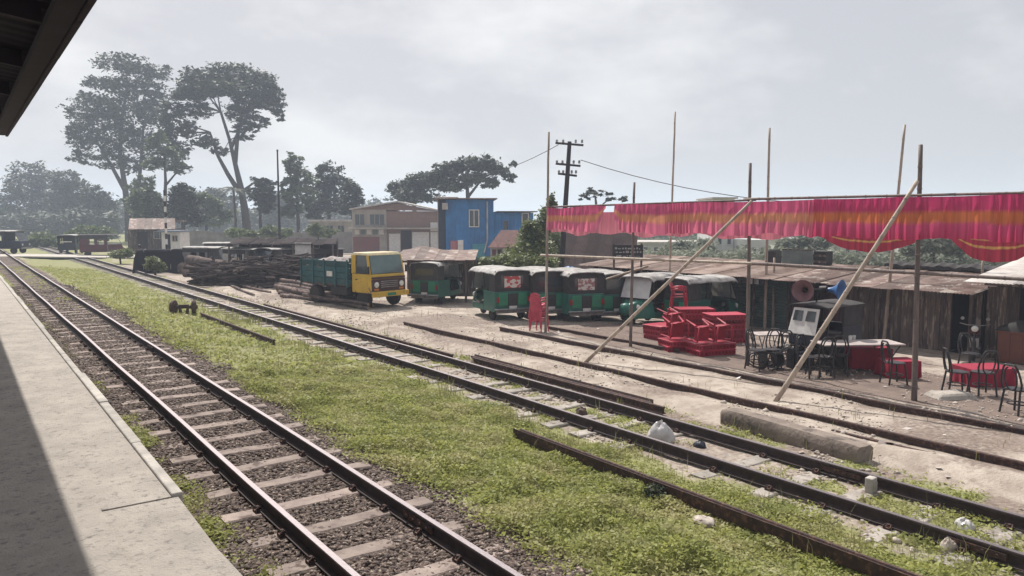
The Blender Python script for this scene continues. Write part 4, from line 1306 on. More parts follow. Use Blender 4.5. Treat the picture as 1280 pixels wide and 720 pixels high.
# face 0 = the sitter looks at the camera
bchair(1195, 493, 80, 'black chair seen from its side on the stone slab, left of the red low table')
bchair(1227, 494, 178, 'black chair with looped back facing the red low table from the near side')
bchair(1212, 466, 10, 'black chair on the far side of the red low table')
bchair(1271, 517, 110, 'black chair cut by the right picture edge')
bchair(1117, 481, 95, 'black chair at the right end of the trestle table')
bchair(1010, 470, 30, 'black chair leftmost in front of the trestle table')
bchair(1028, 470, 185, 'black chair second from left in front of the trestle table')
bchair(1047, 469, 165, 'black chair under the middle of the trestle table')
bchair(946, 461, 40, 'black chair right beside the dark upright and red pile')
bchair(964, 459, -35, 'black chair standing between the dark upright and the loudspeaker rickshaw')
bchair(955, 462, 120, 'black chair tipped onto its back in the chair heap', .20, (84, 8))
bchair(975, 461, 200, 'black chair lying on its side in the chair heap', .22, (10, 84))
bchair(984, 458, 150, 'black chair at the front wheel of the loudspeaker rickshaw')

# ---------------------------------------------------------------- red plastic chairs in a tall stack
def make_plastic_chair(m):
    t = thing('plastic_chair', '', 'chair')
    MB().sheet(lambda a, b: (-.21 + .42 * a, -.21 + .42 * b, .42 - .015 * math.sin(a * 3.14) - .02 * b + .015 * (1 - b) ** 4), 10, 10, (0, 0, .012)).build('seat', m, t, smooth=True)
    mb = MB()
    def back(a, b):
        x = (-.22 + .44 * a) * (1 - .14 * b ** 2)
        return (x, .20 + .10 * b - .05 * (2 * a - 1) ** 2, .41 + (.42 - .07 * (2 * a - 1) ** 2) * b)
    for k in range(5):
        a0, a1 = k / 5 + .022, (k + 1) / 5 - .022
        mb.sheet(lambda a, b: back(a0 + (a1 - a0) * a, b * .86), 2, 8, (0, -.010, 0))
    mb.build('back_slats', m, t, smooth=True)
    MB().sheet(lambda a, b: back(a, .84 + .16 * b), 12, 3, (0, -.014, 0)).build('top_rail', m, t, smooth=True)
    for s in (-1, 1):
        MB().tube([(s * .22, -.20, .42), (s * .25, -.17, .63), (s * .26, .0, .65), (s * .22, .24, .63)], [.02, .026, .026, .02], 7).build('armrest', m, t, smooth=True)
        MB().tube([(s * .21, -.20, .42), (s * .25, -.24, 0)], [.03, .018], 6).build('leg', m, t)
        MB().tube([(s * .20, .20, .42), (s * .24, .27, 0)], [.03, .018], 6).build('leg', m, t)
    return t
pc, usedPC = make_plastic_chair(m_pinkred), []
p = G(674, 414); p.z = gz(p.x, p.y)
nm = ['bottom', 'second', 'third', 'fourth', 'fifth', 'sixth', 'seventh']
for k in range(8):
    o = place(pc, usedPC, p + Vector((.006 * k * random.uniform(-1, 1), .006 * k, .075 * k)), CAMR + R(148 + random.uniform(-3, 3)), '%s chair of the tall stack of faded red plastic chairs' % (nm[k] if k < 7 else 'topmost'), 'stacked red plastic chairs', .88)

# ---------------------------------------------------------------- red plastic tables in stacks
def make_table(w, d, m):
    t = thing('plastic_table', '', 'table')
    MB().box(-w / 2, w / 2, -d / 2, d / 2, .118, .145).build('table_top', m, t, bevel=.012)
    mb = MB()
    W, Dd = w / 2 - .02, d / 2 - .02
    for (a, b, c, e) in ((-W, W, -Dd, -Dd + .015), (-W, W, Dd - .015, Dd), (-W, -W + .015, -Dd, Dd), (W - .015, W, -Dd, Dd)):
        mb.box(a, b, c, e, .095, .117)
        mb.box(a, b, c, e, .0, .022)
    nx = int(w / .105)
    for i in range(nx + 1):
        x = -W + (2 * W - .03) * i / nx
        for yy in (-Dd - .010, Dd - .012): mb.box(x, x + .03, yy, yy + .022, .0222, .0948)
    ny = int(d / .105)
    for i in range(1, ny):
        y = -Dd + 2 * Dd * i / ny
        for xx in (-W - .004, W - .012): mb.box(xx, xx + .016, y, y + .016, .0222, .0948)
    mb.build('ribbed_apron', m, t)
    MB().box(-W + .018, W - .018, -Dd + .018, Dd - .018, .015, .112).build('underside', mat('rib_shade_red', (.26, .012, .032), (.20, .008, .024), rough=.6), t)  # darker red paints the shade in the gaps between the ribs
    for sx in (-1, 1):
        for sy in (-1, 1):
            MB().box(sx * (W - .055) - .035, sx * (W - .055) + .035, sy * (Dd - .055) - .035, sy * (Dd - .055) + .035, -.005, .116).build('leg_socket', m, t)
    return t
ts, usedTS = make_table(.78, .78, m_red), []
tl, usedTL = make_table(1.12, .72, m_red), []
pr, usedPR = make_plastic_chair(m_red), []
ordn = ['lowest', 'second', 'third', 'fourth', 'fifth', 'sixth', 'seventh']
def stack(pro, used, u, v, n, face, where, jit=6, dv=0):
    p = G(u, v); p.z = gz(p.x, p.y) + .005
    for k in range(n):
        w = 'topmost' if k == n - 1 and n > 1 else ordn[k]
        place(pro, used, p + Vector((random.uniform(-.03, .03) * k, random.uniform(-.03, .03) * k, .147 * k)), CAMR + R(face + random.uniform(-jit, jit)), '%s red plastic table of the %s' % (w, where), 'stacked red plastic tables')
    return p
fa = stack(ts, usedTS, 845, 437, 2, 14, 'low front left stack', 9)
fb = stack(tl, usedTL, 888, 442, 2, 20, 'low front stack beside the dark upright', 8)
def lying(p, dx, dy, z, face, label):
    M_ = Matrix.Rotation(CAMR + R(face), 3, 'Z')
    o = place(pr, usedPR, p + M_ @ Vector((dx, dy, 0)) + Vector((0, 0, z)), 0, label, 'red chairs on the table pile')
    o.rotation_euler = (R(97), 0, CAMR + R(face))
lying(fa, 0, .42, .60, 12, 'red chair lying face down on the low front left tables')
lying(fb, -.28, .40, .60, 18, 'red chair lying face down on the low front tables, left of two')
lying(fb, .28, .42, .60, 24, 'red chair lying face down on the low front tables, right of two')
stack(tl, usedTL, 905, 427, 6, 12, 'high right stack behind the dark upright', 3)
q = stack(tl, usedTL, 868, 420, 6, 8, 'highest middle stack', 4)
q3 = stack(ts, usedTS, 827, 424, 3, 35, 'lowest far left stack')
q2 = stack(ts, usedTS, 848, 415, 5, 2, 'stack carrying the upright red chair')
for k in range(2):
    place(pr, usedPR, q2 + Vector((0, 0, .74 + .09 * k)), CAMR + R(70), ('lower' if k == 0 else 'upper') + ' red chair standing on top of the red table pile', 'red chairs on the table pile')
o = place(pr, usedPR, q3 + Vector((-.02, -.05, .45)), CAMR + R(40), 'red plastic chair tipped forward over the far left red tables', 'red chairs on the table pile')
o.rotation_euler = (R(95), 0, CAMR + R(30)); o.location.z += .22

# ---------------------------------------------------------------- trestle tables and red covered benches
def trestle(u, v, w, d, h, face, label, topm, legm, group='folding tables'):
    p = G(u, v); p.z = gz(p.x, p.y)
    t = thing('trestle_table', label, 'table', p, CAMR + R(face), group)
    MB().box(-w / 2, w / 2, -d / 2, d / 2, h - .03, h).build('table_top', topm, t, bevel=.006)
    for sx in (-1, 1):
        for sy in (-1, 1):
            MB().tube([(sx * w * .28, sy * d * .42, h - .03), (sx * w * .46, sy * d * .42, 0)], .015, 6).build('leg', legm, t)
            MB().tube([(sx * w * .46, sy * d * .40, h - .03), (sx * w * .20, sy * d * .40, 0)], .015, 6).build('leg', legm, t)
        MB().tube([(sx * w * .35, -d * .42, h * .4), (sx * w * .35, d * .42, h * .4)], .012, 6).build('stretcher', legm, t)
    return t
m_ply = mat('pale_tabletop', (.42, .37, .35), (.30, .26, .25), scale=3, rough=.6)
tt = trestle(1070, 466, 1.9, .75, .70, 4, 'long pale topped trestle table with crossed dark legs near the thick upright', m_ply, m_black)
trestle(960, 449, .85, .6, .68, 10, 'small pale topped table behind the heap of black chairs', m_ply, m_steel)
def cloth_bench(u, v, w, d, h, face, label):
    p = G(u, v); p.z = gz(p.x, p.y)
    t = thing('covered_bench', label, 'bench', p, CAMR + R(face), 'red covered benches')
    MB().box(-w / 2 + .03, w / 2 - .03, -d / 2 + .03, d / 2 - .03, .0, h - .02).build('frame', m_plank, t)
    vs = []
    def skirt(a, b):
        per = 2 * (w + d); s = a * per
        if s < w: x, y = -w / 2 + s, -d / 2
        elif s < w + d: x, y = w / 2, -d / 2 + s - w
        elif s < 2 * w + d: x, y = w / 2 - (s - w - d), d / 2
        else: x, y = -w / 2, d / 2 - (s - 2 * w - d)
        f = 1 + .05 * b * math.sin(s * 28) * (.5 + float(vnoise(s * 3, 1, 5)))
        return (x * f, y * f, h - (h - .03 - .03 * math.sin(s * 9)) * b)
    mb = MB().grid(skirt, 120, 5)
    mb.grid(lambda a, b: (-w / 2 + w * a, -d / 2 + d * b, h + .004), 4, 4)
    mb.build('red_cover', m_cloth_red, t)
    return t
cloth_bench(1083, 462, .95, .6, .52, -2, 'red covered bench behind the trestle table')
cloth_bench(1122, 472, .75, .55, .40, 5, 'red covered low bench between trestle table and thick upright')
cloth_bench(1228, 480, 1.05, .7, .42, 6, 'red covered low table among the black chairs at right')
t = thing('paper_cups', 'small white paper cups on the trestle table', 'cups', tt.location + Vector((.12, .25, .70)), 0)
for k in range(3):
    MB().lathe([(.028, 0), (.038, .10), (.034, .10), (.026, .01)], 10, TM(.09 * k, .03 * (k % 2), .001)).build('cup', m_white, t)
p = G(1188, 497); p.z = gz(p.x, p.y)
o = MB().grid(lambda a, b: (-.45 + .9 * a, -.25 + .5 * b, (.10 + .02 * float(vnoise(a * 6, b * 6, 2))) * min(1, 8 * min(a, 1 - a, b, 1 - b))), 20, 12).build('stone_slab', m_conc)
o.location = p; o.rotation_euler[2] = CAMR + R(8)
tag(o, 'flat broken concrete slab under the side view black chair', 'slab')

# ---------------------------------------------------------------- rickshaw with horn loudspeakers
def horn(par, x, y, z, rz, bell, flip=False):
    M = TM(x, y, z, R(90), 0, rz) @ Matrix.Scale(1.12, 4)
    h = MB().lathe([(.045, 0), (.05, .06), (.075, .14), (.125, .22), (.19, .28), (.235, .31), (.24, .325), (.225, .318), (.18, .285), (.11, .225), (.06, .15), (.035, .08)], 24, M, cap=False).build('horn_bell', bell, par, smooth=True)
    MB().lathe([(.02, -.16), (.075, -.15), (.085, -.06), (.085, 0), (.045, .02)], 14, M).build('horn_driver', m_iron, h, auto=40)
    MB().lathe([(.01, .10), (.05, .12), (.05, .17), (.01, .20)], 12, M).build('horn_centre', m_iron, h)
    return h
p = G(1022, 455); p.z = gz(p.x, p.y)
t = thing('loudspeaker_rickshaw', 'dark three wheeled rickshaw with a white front shield, carrying loudspeakers', 'rickshaw', p, CAMR + R(-52))
mb = MB(); mb.box(-.55, .55, -.35, 1.05, .40, .48); mb.box(-.55, -.51, .15, 1.05, .48, .95); mb.box(.51, .55, .15, 1.05, .48, .95); mb.box(-.51, .51, 1.01, 1.05, .48, .95)
mb.build('body', m_dkblue, t, bevel=.02)
MB().box(-.5, .5, .35, .95, .48, .74).build('bench', m_seat, t, bevel=.04)
MB().hexa([(-.34, -.80, .55), (.34, -.80, .55), (.34, -.40, .42), (-.34, -.40, .42), (-.42, -.70, .95), (.42, -.70, .95), (.48, -.36, .95), (-.48, -.36, .95)]).build('cowl', m_dkblue, t, bevel=.05)
sh = MB().hexa([(-.36, -.80, .80), (.36, -.80, .80), (.36, -.76, .80), (-.36, -.76, .80), (-.34, -.58, 1.42), (.34, -.58, 1.42), (.34, -.54, 1.42), (-.34, -.54, 1.42)]).build('front_shield', m_white, t, bevel=.02)
for s in (-1, 1):
    MB().hexa([(s * .165 - .12, -.706, 1.12), (s * .165 + .12, -.706, 1.12), (s * .165 + .12, -.694, 1.12), (s * .165 - .12, -.694, 1.12), (s * .165 - .11, -.622, 1.36), (s * .165 + .11, -.622, 1.36), (s * .165 + .11, -.610, 1.36), (s * .165 - .11, -.610, 1.36)]).build('window', m_glass, sh)
    for y in (-.45, .2, 1.0):
        MB().tube([(s * .50, y, .48), (s * .49, y, 1.48)], .02, 6).build('pillar', m_black, t)
    wheel(t, s * .50, .72, .27, .10)
    MB().box(s * .52 - .012, s * .52 + .012, .2, 1.0, .95, 1.44).build('side_curtain', m_canvas, t)
wheel(t, 0, -.85, .27, .09)
MB().tube([(0, -.85, .27), (0, -.72, .75), (0, -.66, 1.0)], .03, 6).build('front_fork', m_black, t)
MB().sheet(lambda a, b: (-.56 + 1.12 * a, -.60 + 1.72 * b, 1.53 - .06 * (2 * a - 1) ** 2), 10, 6, (0, 0, .04)).build('canopy', m_canvas, t)
hb = thing('horn_loudspeakers', 'pair of horn loudspeakers, one pinkish one blue, back to back on a bar', 'loudspeakers', D(1022, 362, (p - CAM).dot(FW) - .1), CAMR)
MB().tube([(-.55, 0, 0), (.55, 0, 0)], .025, 7).build('bar', m_iron, hb)
MB().tube([(0, 0, 0), (0, .05, -.32)], .022, 7).build('stand', m_iron, hb)
horn(hb, -.26, -.02, 0, R(-38), mat('pink_horn', (.22, .12, .13), (.14, .075, .085), rough=.5))
horn(hb, .22, -.02, .0, R(44), mat('blue_horn', (.03, .12, .32), (.02, .085, .24), rough=.4))
# batteries, amplifier cartons in front of the rickshaw
def carton(u, v, w, d, h, face, m, label, name='carton'):
    p = G(u, v); p.z = gz(p.x, p.y)
    t = thing(name, label, 'box', p, CAMR + R(face))
    MB().box(-w / 2, w / 2, -d / 2, d / 2, 0, h).build('case', m, t, bevel=.015)
    MB().box(-w / 2 - .004, w / 2 + .004, -.03, .03, h * .2, h + .004).build('strap', m_black, t)
    return t
carton(1000, 459, .5, .4, .42, 20, m_dkblue, 'dark blue amplifier box at the front wheel of the loudspeaker rickshaw')
carton(1040, 459, .55, .4, .5, 5, m_canvas, 'black loudspeaker case beside the rickshaw rear wheel')
# ---------------------------------------------------------------- buildings behind the yard
def site(name, label, cat, u, dep, turn=0, group=None):
    p = GD(u, dep)
    t = thing(name, label, cat, p, CAMR + R(turn), group)
    s = dep / FPX
    X = lambda uu: (uu - u) * s
    Z = lambda vv: CAMZ + (275 - vv) * s - p.z
    return t, X, Z
m_brickw = mat('brick_wall', (.26, .15, .12), (.19, .11, .095), scale=1.5, rough=.95)
def brick_nodes(m):
    N, L = m.node_tree.nodes, m.node_tree.links
    b = N['Principled BSDF']
    old = b.inputs['Base Color'].links[0].from_socket
    br = N.new('ShaderNodeTexBrick')
    br.inputs['Scale'].default_value = 2.0
    br.inputs['Color2'].default_value = (.2, .12, .10, 1)
    br.inputs['Mortar'].default_value = (.33, .29, .26, 1)
    br.inputs['Mortar Size'].default_value = .014
    tc_ = N.new('ShaderNodeTexCoord')
    mp_ = N.new('ShaderNodeMapping'); mp_.inputs['Rotation'].default_value = (R(90), 0, 0)
    L.new(tc_.outputs['Object'], mp_.inputs['Vector']); L.new(mp_.outputs['Vector'], br.inputs['Vector'])
    L.new(old, br.inputs['Color1'])
    L.new(br.outputs['Color'], b.inputs['Base Color'])
brick_nodes(m_brickw)
m_plaster = mat('stained_plaster', (.42, .38, .33), (.29, .26, .23), scale=.9, rough=.95, c3=(.2, .18, .17), lo3=.58, hi3=.75)
m_bluetin = mat('blue_tin', (.035, .19, .43), (.025, .13, .32), scale=1.2, rough=.55, rnd=.2, c3=(.05, .13, .22), lo3=.6, hi3=.7)
m_cyan = mat('cyan_paint', (.05, .26, .33), (.035, .19, .25), rough=.6)
def window(par, x0, x1, z0, z1, y=0, fm=None, bars=2):
    w = MB()
    f = .06
    w.box(x0 - f, x1 + f, y - .07, y - .004, z0 - f, z0); w.box(x0 - f, x1 + f, y - .07, y - .004, z1, z1 + f)
    w.box(x0 - f, x0, y - .07, y - .004, z0, z1); w.box(x1, x1 + f, y - .07, y - .004, z0, z1)
    for k in range(1, bars):
        xx = x0 + (x1 - x0) * k / bars
        w.box(xx - .025, xx + .025, y - .06, y - .012, z0, z1)
    o = w.build('window', fm or m_plaster, par)
    MB().box(x0, x1, y - .012, y - .006, z0, z1).build('pane', m_glass, o)
    return o
# brick and plaster house
t, X, Z = site('brick_house', 'two storey brick and plaster house with a shallow pale gable roof', 'house', 440, 80)
x0, xm, x1 = X(440), X(483), X(550)
MB().box(x0, xm - .01, 0, 9, 0, Z(262)).build('plaster_wall', m_plaster, t)
MB().box(xm, x1, .05, 9, 0, Z(264)).build('brick_wall', m_brickw, t)
MB().prism([(x0, Z(262)), (x1, Z(264)), (X(497), Z(254))], -.05, 0, TM(0, 0, 0, R(90))).build('gable', m_brickw, t)
for (ua, va, ub, vb) in ((438, 262.5, 497, 253), (497, 253, 552, 264.5)):
    MB().hexa([(X(ua), -.6, Z(va)), (X(ub), -.6, Z(vb)), (X(ub), 9.3, Z(vb)), (X(ua), 9.3, Z(va)), (X(ua), -.6, Z(va) + .14), (X(ub), -.6, Z(vb) + .14), (X(ub), 9.3, Z(vb) + .14), (X(ua), 9.3, Z(va) + .14)]).build('roof', m_tinpale, t)
window(t, X(444), X(455.5), Z(281), Z(268)); window(t, X(462.5), X(480.5), Z(281), Z(268), bars=3)
MB().box(x0 - .3, xm, -1.1, -.005, Z(285) - .12, Z(285) + .05).build('balcony_slab', m_plaster, t)
for k in range(5):
    MB().box(X(443 + 7.6 * k), X(449 + 7.6 * k), -.03, -.004, Z(293), Z(287)).build('sign_panel', random.choice([m_cyan, m_dullteal, m_white]), t)
MB().box(X(441), X(474), -.05, -.004, .05, Z(296)).build('shop_front', mat('faded_red_panel', (.22, .075, .07), (.16, .09, .085), scale=.7, rough=.8), t)
MB().box(X(484), x1, -.9, .04, Z(285) - .1, Z(285) + .04).build('sunshade', m_plaster, t)
for (a, b, c) in ((486, 500, 292), (515, 536, 290), (538, 550, 290)):
    MB().box(X(a), X(b), -.02, .045, 0, Z(c)).build('panel', m_white, t)
MB().box(X(538), X(550), -.02, .045, Z(289), Z(278)).build('notice_board', m_white, t)
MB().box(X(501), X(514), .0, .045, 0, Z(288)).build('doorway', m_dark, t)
# low concrete outhouse to its left
t, X, Z = site('outbuilding', 'low hazy grey outbuilding left of the brick house', 'building', 388, 95)
MB().box(X(388), X(436), 0, 6, 0, Z(277)).build('wall', m_plaster, t)
MB().box(X(386), X(438), -.5, 6.3, Z(277), Z(277) + .25).build('roof', m_tinpale, t)
for a in (394, 408, 422):
    window(t, X(a), X(a + 8), Z(291), Z(282))
# blue tin building
t, X, Z = site('blue_building', 'blue corrugated tin building with one white framed window', 'building', 548, 62, 4)
x0, xm, x1 = X(548), X(617), X(668)
MB().box(x0, xm, .06, 7, 0, Z(250)).build('core', m_dark, t)
MB().box(xm + .02, x1, .56, 7, 0, Z(266)).build('wing_core', m_dark, t)
def tin_wall(x0, x1, z0, z1, y, m, sheet=.85):
    x = x0
    while x < x1 - .05:
        w = min(sheet, x1 - x)
        zz = z1 + random.uniform(-.05, .05)
        MB().sheet(lambda a, b: (x + w * a, y + .018 * math.sin((x + w * a) * 6.2832 / .11), z0 + (zz - z0) * b), max(8, int(w / .03)), 1, (0, -.012, 0)).build('wall_sheet', m, t)
        x += w
tin_wall(X(557), xm, 0, Z(250), 0, m_bluetin)
tin_wall(x0, X(556), 0, Z(253), .02, mat('dark_blue_tin', (.018, .03, .06), (.012, .02, .04), rough=.7))
tin_wall(xm + .02, x1, 0, Z(266), .5, m_bluetin)
MB().box(x0 - .3, xm + .3, -.5, 7.2, Z(249), Z(249) + .08).build('roof', m_tin, t)
MB().box(xm + .32, x1 + .3, .0, 7.2, Z(265), Z(265) + .08).build('roof', mat('dark_tin_roof', (.09, .065, .06), (.055, .04, .04), rough=.9), t)
window(t, X(587), X(598), Z(283), Z(263), -.03, m_white, 2)
window(t, X(630), X(636), Z(287), Z(276), .46, m_bluetin, 1)
window(t, X(654), X(661), Z(281), Z(267), .46, m_white, 1)
MB().tube([(X(609), -.12, Z(252)), (X(609), -.12, Z(300)), (X(605), -.16, Z(316))], .06, 7).build('drain_pipe', m_tinpale, t)
MB().box(X(553), X(560), -.5, -.1, Z(262), Z(254)).build('box_sign', m_tinpale, t)
for a, b, c, mm in ((563, 571, 301, mat('pink_panel', (.42, .16, .17), (.3, .11, .12), rough=.7)), (572, 579, 300, m_white), (590, 606, 305, m_cyan)):
    MB().box(X(a), X(b), -.10, -.04, 0, Z(c)).build('door_panel', mm, t)
t, X, Z = site('water_tank', 'pale roof tank beside the blue building', 'tank', 546, 66)
t.location.z += 0
MB().box(X(546), X(572), 0, 2, Z(252), Z(246)).build('tank_body', m_tinpale, t, bevel=.06)
for a in (548, 559, 570):
    MB().box(X(a) - .08, X(a) + .08, .1, .26, 0, Z(252)).build('leg', m_plaster, t)
# small red roofed hut
t, X, Z = site('roofed_hut', 'small hut with a brown red pitched roof in front of the blue building', 'hut', 612, 50)
MB().box(X(613), X(646), 0, 3, 0, Z(308)).build('wall', m_plaster, t)
m_rr = mat('brown_red_roof', (.16, .075, .065), (.10, .05, .048), scale=2, rough=.9)
n = 7
for k in range(n):
    a0, a1 = k / n, (k + 1) / n
    def fn(a, b): 
        q = a0 + (a1 - a0) * a
        return (X(610 + 42 * q) + (X(626 + 22 * q) - X(610 + 42 * q)) * b, -.4 + 1.9 * b, Z(309) + (Z(288) - Z(309)) * b + .01 * (k % 2))
    MB().sheet(fn, 2, 1, (0, 0, .03)).build('roof_sheet', m_rr, t)
MB().hexa([(X(626), 1.5, Z(288) - .04), (X(648), 1.5, Z(288) - .04), (X(652), 3.4, Z(309)), (X(610), 3.4, Z(309)), (X(626), 1.5, Z(288)), (X(648), 1.5, Z(288)), (X(652), 3.4, Z(309) + .04), (X(610), 3.4, Z(309) + .04)]).build('roof_back', m_rr, t)
for a, b, mm in ((615, 620, m_maroon), (622, 627, m_dark), (629, 634, m_white), (636, 640, m_dark)):
    MB().box(X(a), X(b), -.05, -.004, 0, Z(312)).build('door', mm, t)
# rusty shed beside the truck
t, X, Z = site('open_shed', 'open shed with a low rusty sheet roof beside the yellow truck', 'shed', 494, 33)
for k in range(8):
    a0, a1 = 494 + 101 * k / 8, 494 + 101 * (k + 1) / 8
    def fn(a, b):
        uu = a0 + (a1 - a0) * a
        hump = 5 * math.exp(-((uu - 522) / 16) ** 2)
        return (X(uu), -.9 + 3.2 * b, Z(324) + (Z(315 - hump) - Z(324)) * b + .014 * (k % 2))
    MB().sheet(fn, 8, 3, (0, 0, .02)).build('roof_sheet', m_tin, t)
for a in (497, 522, 545, 583, 594):
    MB().tube([(X(a), -.7, 0), (X(a) + .03, -.7, Z(324.5))], .05, 7).build('post', m_plank, t)
MB().box(X(500), X(592), 2.0, 2.06, 0, Z(322)).build('back_wall', m_plank, t)
MB().tube([(X(494), -.7, Z(326)), (X(595), -.7, Z(326))], .04, 6).build('eave_beam', m_plank, t)
# dark roofed shed behind the cloth
t, X, Z = site('dark_shed', 'shed with a big dark sloping roof behind the left cloth panel', 'shed', 697, 37, -12)
m_dkroof = mat('sooty_tin', (.05, .034, .033), (.028, .02, .021), scale=1.5, rough=1, rnd=.2, spec=.1)
for k in range(6):
    a0, a1 = 697 + 96 * k / 6, 697 + 96 * (k + 1) / 6
    MB().sheet(lambda a, b: (X(a0 + (a1 - a0) * a), -1 + 4.2 * b, Z(336) + (Z(292) - Z(336)) * b + .014 * (k % 2) + .012 * math.sin(a * 50)), 24, 1, (0, 0, .015)).build('roof_sheet', m_dkroof, t)
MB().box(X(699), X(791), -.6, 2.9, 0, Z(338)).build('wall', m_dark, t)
for a in (700, 730, 760, 790):
    MB().tube([(X(a), -.9, 0), (X(a), -.9, Z(337))], .06, 7).build('post', m_plank, t)
# hazy white building far behind
t, X, Z = site('white_building', 'hazy pale multi storey building seen under the cloth', 'building', 893, 74)
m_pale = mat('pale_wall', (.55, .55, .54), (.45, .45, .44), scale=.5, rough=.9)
MB().box(X(897), X(925), 2, 8, 0, Z(248)).build('tower', m_pale, t)
MB().box(X(862), X(896), 0, 7, 0, Z(303)).build('wall', m_pale, t)
MB().box(X(926), X(968), 1, 7, 0, Z(300)).build('wall', m_pale, t)
MB().box(X(895), X(928), 1.6, 8.2, Z(248), Z(246)).build('roof_slab', m_plaster, t)
for a, va, vb in ((905, 306, 298), (917, 306, 297), (903, 322, 314), (915, 322, 314), (905, 290, 282), (917, 290, 282)):
    window(t, X(a), X(a + 4.5), Z(va), Z(vb), 2, m_pale, 1)
for a in (868, 878, 888):
    window(t, X(a), X(a + 5), Z(321), Z(312), 0, m_pale, 1)
for a in (934, 945, 956):
    window(t, X(a), X(a + 5), Z(321), Z(310), 1, m_pale, 1)
for (ua, ub, vt_, dp, lab) in ((800, 858, 304, 80, 'low pale hazy house under the cloth left of the white building'), (972, 1030, 300, 84, 'pale hazy house under the cloth behind the faded green board'), (1040, 1120, 306, 78, 'pale hazy house behind the left dark red swag'), (1140, 1232, 300, 82, 'pale hazy house between the two dark red swags')):
    t, X, Z = site('pale_house', lab, 'house', ua, dp)
    MB().box(X(ua), X(ub), 0, 6, 0, Z(vt_)).build('wall', m_pale, t)
    MB().box(X(ua - 2), X(ub + 2), -.4, 6.2, Z(vt_), Z(vt_ - 2)).build('roof', m_tinpale, t)
    a = ua + 5
    while a < ub - 9:
        window(t, X(a), X(a + 5), Z(vt_ + 14), Z(vt_ + 5), 0, m_pale, 1)
        a += 13
# dark sign board on posts, with pale strokes
t, X, Z = site('notice_sign', 'dark signboard with rows of pale marks behind the dark left upright', 'sign', 766, 30, -8)
MB().box(X(766), X(804), 0, .06, Z(323), Z(306)).build('board', m_black, t)
for r_, (v0, v1) in enumerate(((311.5, 308), (316, 313), (321, 318))):
    uu = 769 + r_
    while uu < 800:
        w = random.uniform(1.5, 4.5)
        MB().box(X(uu), X(min(uu + w, 802)), -.012, -.002, Z(v0), Z(v0) + (Z(v1) - Z(v0)) * random.uniform(.35, 1)).build('pale_mark', m_hood, t)
        uu += w + random.uniform(.8, 1.6)
for a in (768, 802):
    MB().box(X(a) - .04, X(a) + .04, .062, .13, 0, Z(304)).build('post', m_plank, t)
# blue tarpaulin bundle
p = D(712, 342, 31)
t = thing('tarpaulin_roof', 'bright blue tarpaulin over a small stand behind the autos', 'tarpaulin', (p.x, p.y, gz(p.x, p.y)), CAMR)
h = p.z - t.location.z
MB().sheet(lambda a, b: (-.36 + .72 * a, -.3 + .6 * b, h + .28 - .42 * (2 * a - 1) ** 2 * .5 - .25 * (2 * b - 1) ** 4 + .04 * math.sin(a * 13 + b * 7)), 14, 10, (0, 0, .02)).build('sheet', mat('blue_tarp', (.02, .14, .36), (.015, .10, .28), rough=.5), t, smooth=True)
MB().box(-.34, .34, -.30, -.27, h - .30, h + .06).build('front_flap', MATS['blue_tarp'], t)
for sx in (-1, 1):
    for sy in (-1, 1):
        MB().tube([(sx * .32, sy * .24, 0), (sx * .32, sy * .24, h)], .025, 6).build('leg', m_bamboo, t)

# ---------------------------------------------------------------- left yard: huts, tarpaulin stack, parked hulks
t, X, Z = site('station_hut', 'small hut with a rusty gable roof in front of the big trees', 'hut', 158, 76, 10)
MB().box(X(164), X(214), 0, 4, 0, Z(286)).build('wall', m_plank, t)
for k in range(6):
    a0, a1 = 162 + 55 * k / 6, 162 + 55 * (k + 1) / 6
    MB().sheet(lambda a, b: (X(a0 + (a1 - a0) * a) - .6 * b, -.6 + 2.6 * b, Z(286.5) + (Z(273) - Z(286.5)) * b + .02 * (k % 2)), 3, 1, (0, 0, .03)).build('roof_sheet', m_tin, t)
MB().box(X(161), X(216), 2.02, 4.4, Z(274) - .3, Z(274) - .1).build('roof_back', m_tin, t)
MB().box(X(170), X(182), -.05, -.004, .2, Z(290)).build('door', m_dark, t)
window(t, X(190), X(203), Z(298), Z(290))
MB().box(X(157), X(164) - .02, .4, 3, 0, Z(283)).build('lean_to', m_plank, t)
t, X, Z = site('white_kiosk', 'little white and blue kiosk beside the rusty roofed hut', 'kiosk', 200, 66)
MB().box(X(201), X(224), 0, 2, 0, Z(290)).build('wall', m_white, t)
MB().box(X(199), X(226), -.5, 2.2, Z(290), Z(288)).build('roof', mat('blue_grey', (.2, .24, .3), (.15, .18, .23), rough=.8), t)
MB().box(X(206), X(212), -.03, -.003, 0, Z(293)).build('door', m_dkblue, t)
window(t, X(215), X(221), Z(301), Z(295))
# striped pole, mast
p = GD(207, 58)
t = thing('striped_post', 'black and white striped signal post by the small hut', 'post', p, 0)
top = D(207, 238, 58).z - p.z
n = 14
for k in range(n):
    MB().tube([(0, 0, top * k / n), (0, 0, top * (k + 1) / n)], .09, 8).build('band', m_white if k % 2 == 0 else m_black, t)
p = GD(349, 70)
t = thing('mast_pole', 'tall thin dark mast between the leaning tree and brick house', 'pole', p, 0)
top = D(349, 188, 70).z - p.z
MB().tube([(0, 0, -.2), (0, 0, top)], [.14, .07], 8).build('shaft', m_iron, t)
MB().tube([(0, 0, top - .15), (0, 0, top + .02)], .09, 8).build('cap', m_iron, t)
p = GD(437, 70)
